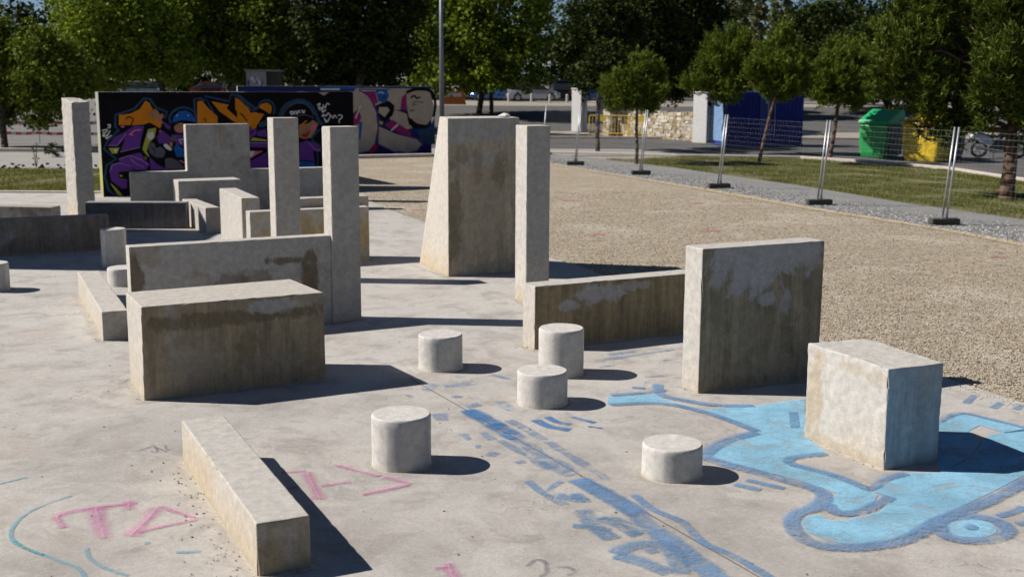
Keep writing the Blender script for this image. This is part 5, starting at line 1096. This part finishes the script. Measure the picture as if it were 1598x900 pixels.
# ------------------------------------------------------------------ cars
GLASS = simple_mat('car_glass', (.02, .025, .03), .08); TYRE = simple_mat('tyre', (.015, .015, .015), .9); RIM = simple_mat('rim', (.35, .35, .37), .35, .8)
HEADL = simple_mat('headlight', (.7, .72, .75), .1); TAILL = simple_mat('tail_light', (.45, .01, .01), .2)
def car(label, loc, rz, paint, tall=0):
    t = thing('parked_car', label, 'car', loc, rz, 'cars parked beyond the road'); h = 1.45 + tall
    def loft(sections, name, mat):
        bm = bmesh.new(); rings = []
        for x, w, z0, z1, tw in sections:
            rings.append([bm.verts.new(q_) for q_ in ((x, -w, z0), (x, -w*1.02, (z0+z1)/2), (x, -tw, z1-.05), (x, -tw*.9, z1), (x, tw*.9, z1), (x, tw, z1-.05), (x, w*1.02, (z0+z1)/2), (x, w, z0))])
        for a, b_ in zip(rings, rings[1:]):
            for i in range(8): bm.faces.new((a[i], a[(i+1) % 8], b_[(i+1) % 8], b_[i]))
        bm.faces.new(rings[0]); bm.faces.new(rings[-1][::-1]); bmesh.ops.recalc_face_normals(bm, faces=bm.faces[:]); return bm_obj(name, bm, mat, t, smooth=False)
    body = loft([(-2.12, .70, .35, .72, .62), (-2.05, .84, .25, .90, .74), (-1.3, .88, .22, .98, .80), (0, .88, .22, .96, .82), (1.1, .88, .22, .93, .80), (1.85, .84, .24, .78, .70), (2.12, .70, .32, .62, .55)], 'body', paint)
    loft([(-1.85, .74, .90, .98, .70), (-1.35, .78, .92, h-.12, .62), (-.8, .78, .92, h-.03, .62), (.3, .78, .92, h-.03, .62), (1.2, .76, .90, .96, .72)], 'windows', GLASS)
    loft([(-1.45, .56, h-.13, h-.06, .55), (-.9, .60, h-.06, h, .58), (.2, .60, h-.06, h, .58), (.45, .56, h-.14, h-.07, .55)], 'roof', paint)
    for s_ in (-1, 1):
        bm = bmesh.new(); box(bm, .1, .16, s_*.72-.03, s_*.72+.03, .9, h-.08, .005); bm_obj('window_pillar', bm, paint, t); bm = bmesh.new(); box(bm, -1.02, -.94, s_*.72-.03, s_*.72+.03, .9, h-.1, .005); bm_obj('window_pillar', bm, paint, t)
        for x in (-1.3, 1.35):
            bm = bmesh.new(); tube(bm, (x, s_*.72, .32), (x, s_*.90, .32), .32, n=20); w_ = bm_obj('wheel', bm, TYRE, t); bm = bmesh.new(); tube(bm, (x, s_*.90, .32), (x, s_*.915, .32), .21, .17, n=12); bm_obj('rim', bm, RIM, w_)
        bm = bmesh.new(); box(bm, 1.98, 2.10, s_*.52-.14, s_*.52+.14, .52, .66, .02); bm_obj('headlight', bm, HEADL, t)
        bm = bmesh.new(); box(bm, -2.12, -2.0, s_*.62-.1, s_*.62+.1, .62, .82, .02); bm_obj('tail_light', bm, TAILL, t)
def cp(name, c, r=.25): return simple_mat(name, c, r, .35, var=.05)
SIL, WHC, BKC, BLC, REC = cp('silver_paint', (.42, .43, .45)), cp('white_car_paint', (.62, .63, .65)), cp('black_car_paint', (.015, .016, .02)), cp('blue_car_paint', (.05, .14, .36)), cp('maroon_paint', (.16, .02, .02))
def onz(px): return px
for (px_, rz, pt, lb, tl) in (
    ((1.627,95.800,1.200), R(4), SIL, 'silver parked car seen side-on between the trees, rear towards the black one', 0),
    ((3.764,97.818,1.200), R(96), BKC, 'black tall parked car right of the silver one', .25),
    ((6.483,100.055,1.200), R(12), BLC, 'dark blue parked car partly behind the white gate pillar', 0),
    ((-1.276,97.357,1.200), R(175), BLC, 'blue parked car left of the silver one, partly behind foliage', 0),
    ((-28.183,90.669,1.200), R(8), SIL, 'grey parked car above the mural wall, left of the white posts', 0),
    ((-27.214,92.348,1.200), R(100), WHC, 'white parked car above the mural wall, just left of the white posts', .1),
    ((-22.700,92.153,1.200), R(5), REC, 'maroon and grey parked car above the orange mural letters', 0),
    ((-21.489,92.481,1.200), R(95), BKC, 'black parked car left of the grey kiosk', .15),
    ((-35.519,82.939,1.032), R(10), BLC, 'blue and white parked car at the left edge behind the drooping tree', .1)):
    car(lb, px_, rz, pt, tl)

# ------------------------------------------------------------------ motorbike
mb = Vector((17.95, 45.6, 0)); t = thing('motorbike', 'black and white motorbike with windshield parked behind the big pine trunk', 'motorbike', (mb.x, mb.y, .014), R(-8))
BKP = simple_mat('bike_black', (.012, .012, .014), .3); WHB = simple_mat('bike_white', (.68, .68, .70), .3); CHR = simple_mat('chrome', (.55, .55, .57), .2, .9)
for x in (0, 1.45):
    bm = bmesh.new(); n1, n2 = 28, 8; vs_ = []
    for i in range(n1):
        a = 2*math.pi*i/n1; vs_.append([bm.verts.new(((.27+.055*math.cos(c_))*math.cos(a)+x, .06*math.sin(c_), (.27+.055*math.cos(c_))*math.sin(a)+.325)) for c_ in [2*math.pi*j/n2 for j in range(n2)]])
    for i in range(n1):
        for j in range(n2): bm.faces.new((vs_[i][j], vs_[(i+1) % n1][j], vs_[(i+1) % n1][(j+1) % n2], vs_[i][(j+1) % n2]))
    w_ = bm_obj('wheel', bm, TYRE, t, smooth=True); bm = bmesh.new()
    for j in range(5): a = j*2*math.pi/5; tube(bm, (x, 0, .325), (x+.24*math.cos(a), 0, .325+.24*math.sin(a)), .02, n=6)
    tube(bm, (x, -.05, .325), (x, .05, .325), .09, n=12); bm_obj('rim', bm, CHR, w_)
def part(name, pts_, y0, y1, mat, bev=.02):
    bm = bmesh.new(); prism(bm, pts_, y0, y1); bmesh.ops.recalc_face_normals(bm, faces=bm.faces[:]); bmesh.ops.bevel(bm, geom=bm.edges[:], offset=bev, segments=2, affect='EDGES'); return bm_obj(name, bm, mat, t)
part('tail_fairing', [(-.36, .80), (-.1, .62), (.42, .46), (.58, .70), (.2, .86), (-.26, .95)], -.16, .16, WHB)
part('seat', [(-.10, .90), (.5, .76), (.72, .80), (.72, .86), (.3, .90), (-.05, .98)], -.12, .12, BKP)
part('tank', [(.62, .76), (1.05, .80), (1.12, .98), (.95, 1.04), (.70, .96)], -.15, .15, BKP, .04)
part('engine', [(.38, .22), (1.0, .20), (1.08, .66), (.48, .70)], -.19, .19, BKP, .03)
part('front_fairing', [(.95, .62), (1.22, .52), (1.44, .84), (1.30, 1.10), (1.08, 1.08)], -.2, .2, WHB, .03)
part('windshield', [(1.14, 1.05), (1.36, .98), (1.22, 1.36), (1.16, 1.40)], -.15, .15, simple_mat('windshield', (.30, .34, .38), .1), .01)
part('top_box', [(-.42, .98), (-.02, .98), (-.04, 1.26), (-.38, 1.26)], -.2, .2, BKP, .04)
bm = bmesh.new(); tube(bm, (1.45, .09, .325), (1.2, .09, 1.0), .025, n=8); tube(bm, (1.45, -.09, .325), (1.2, -.09, 1.0), .025, n=8); bm_obj('fork', bm, CHR, t)
bm = bmesh.new(); tube(bm, (1.12, -.36, 1.10), (1.12, .36, 1.10), .017, n=8); tube(bm, (1.12, -.36, 1.10), (1.16, -.36, 1.30), .012, n=6); bm_obj('handlebar', bm, BKP, t)
bm = bmesh.new(); tube(bm, (.85, -.17, .28), (-.15, -.19, .42), .045, .055, n=10); bm_obj('exhaust', bm, CHR, t)
bm = bmesh.new(); tube(bm, (0, 0, .325), (.6, 0, .42), .035, n=8); tube(bm, (.5, 0, .6), (1.15, 0, .95), .03, n=8); bm_obj('frame', bm, BKP, t)
bm = bmesh.new(); tube(bm, (.55, -.05, .28), (.48, -.2, .01), .014, n=6); bm_obj('kickstand', bm, CHR, t)
bm = bmesh.new(); r_ = bmesh.ops.create_uvsphere(bm, u_segments=12, v_segments=8, radius=.10, matrix=Matrix.Translation((1.38, 0, .86)))
bm_obj('headlight', bm, HEADL, t)
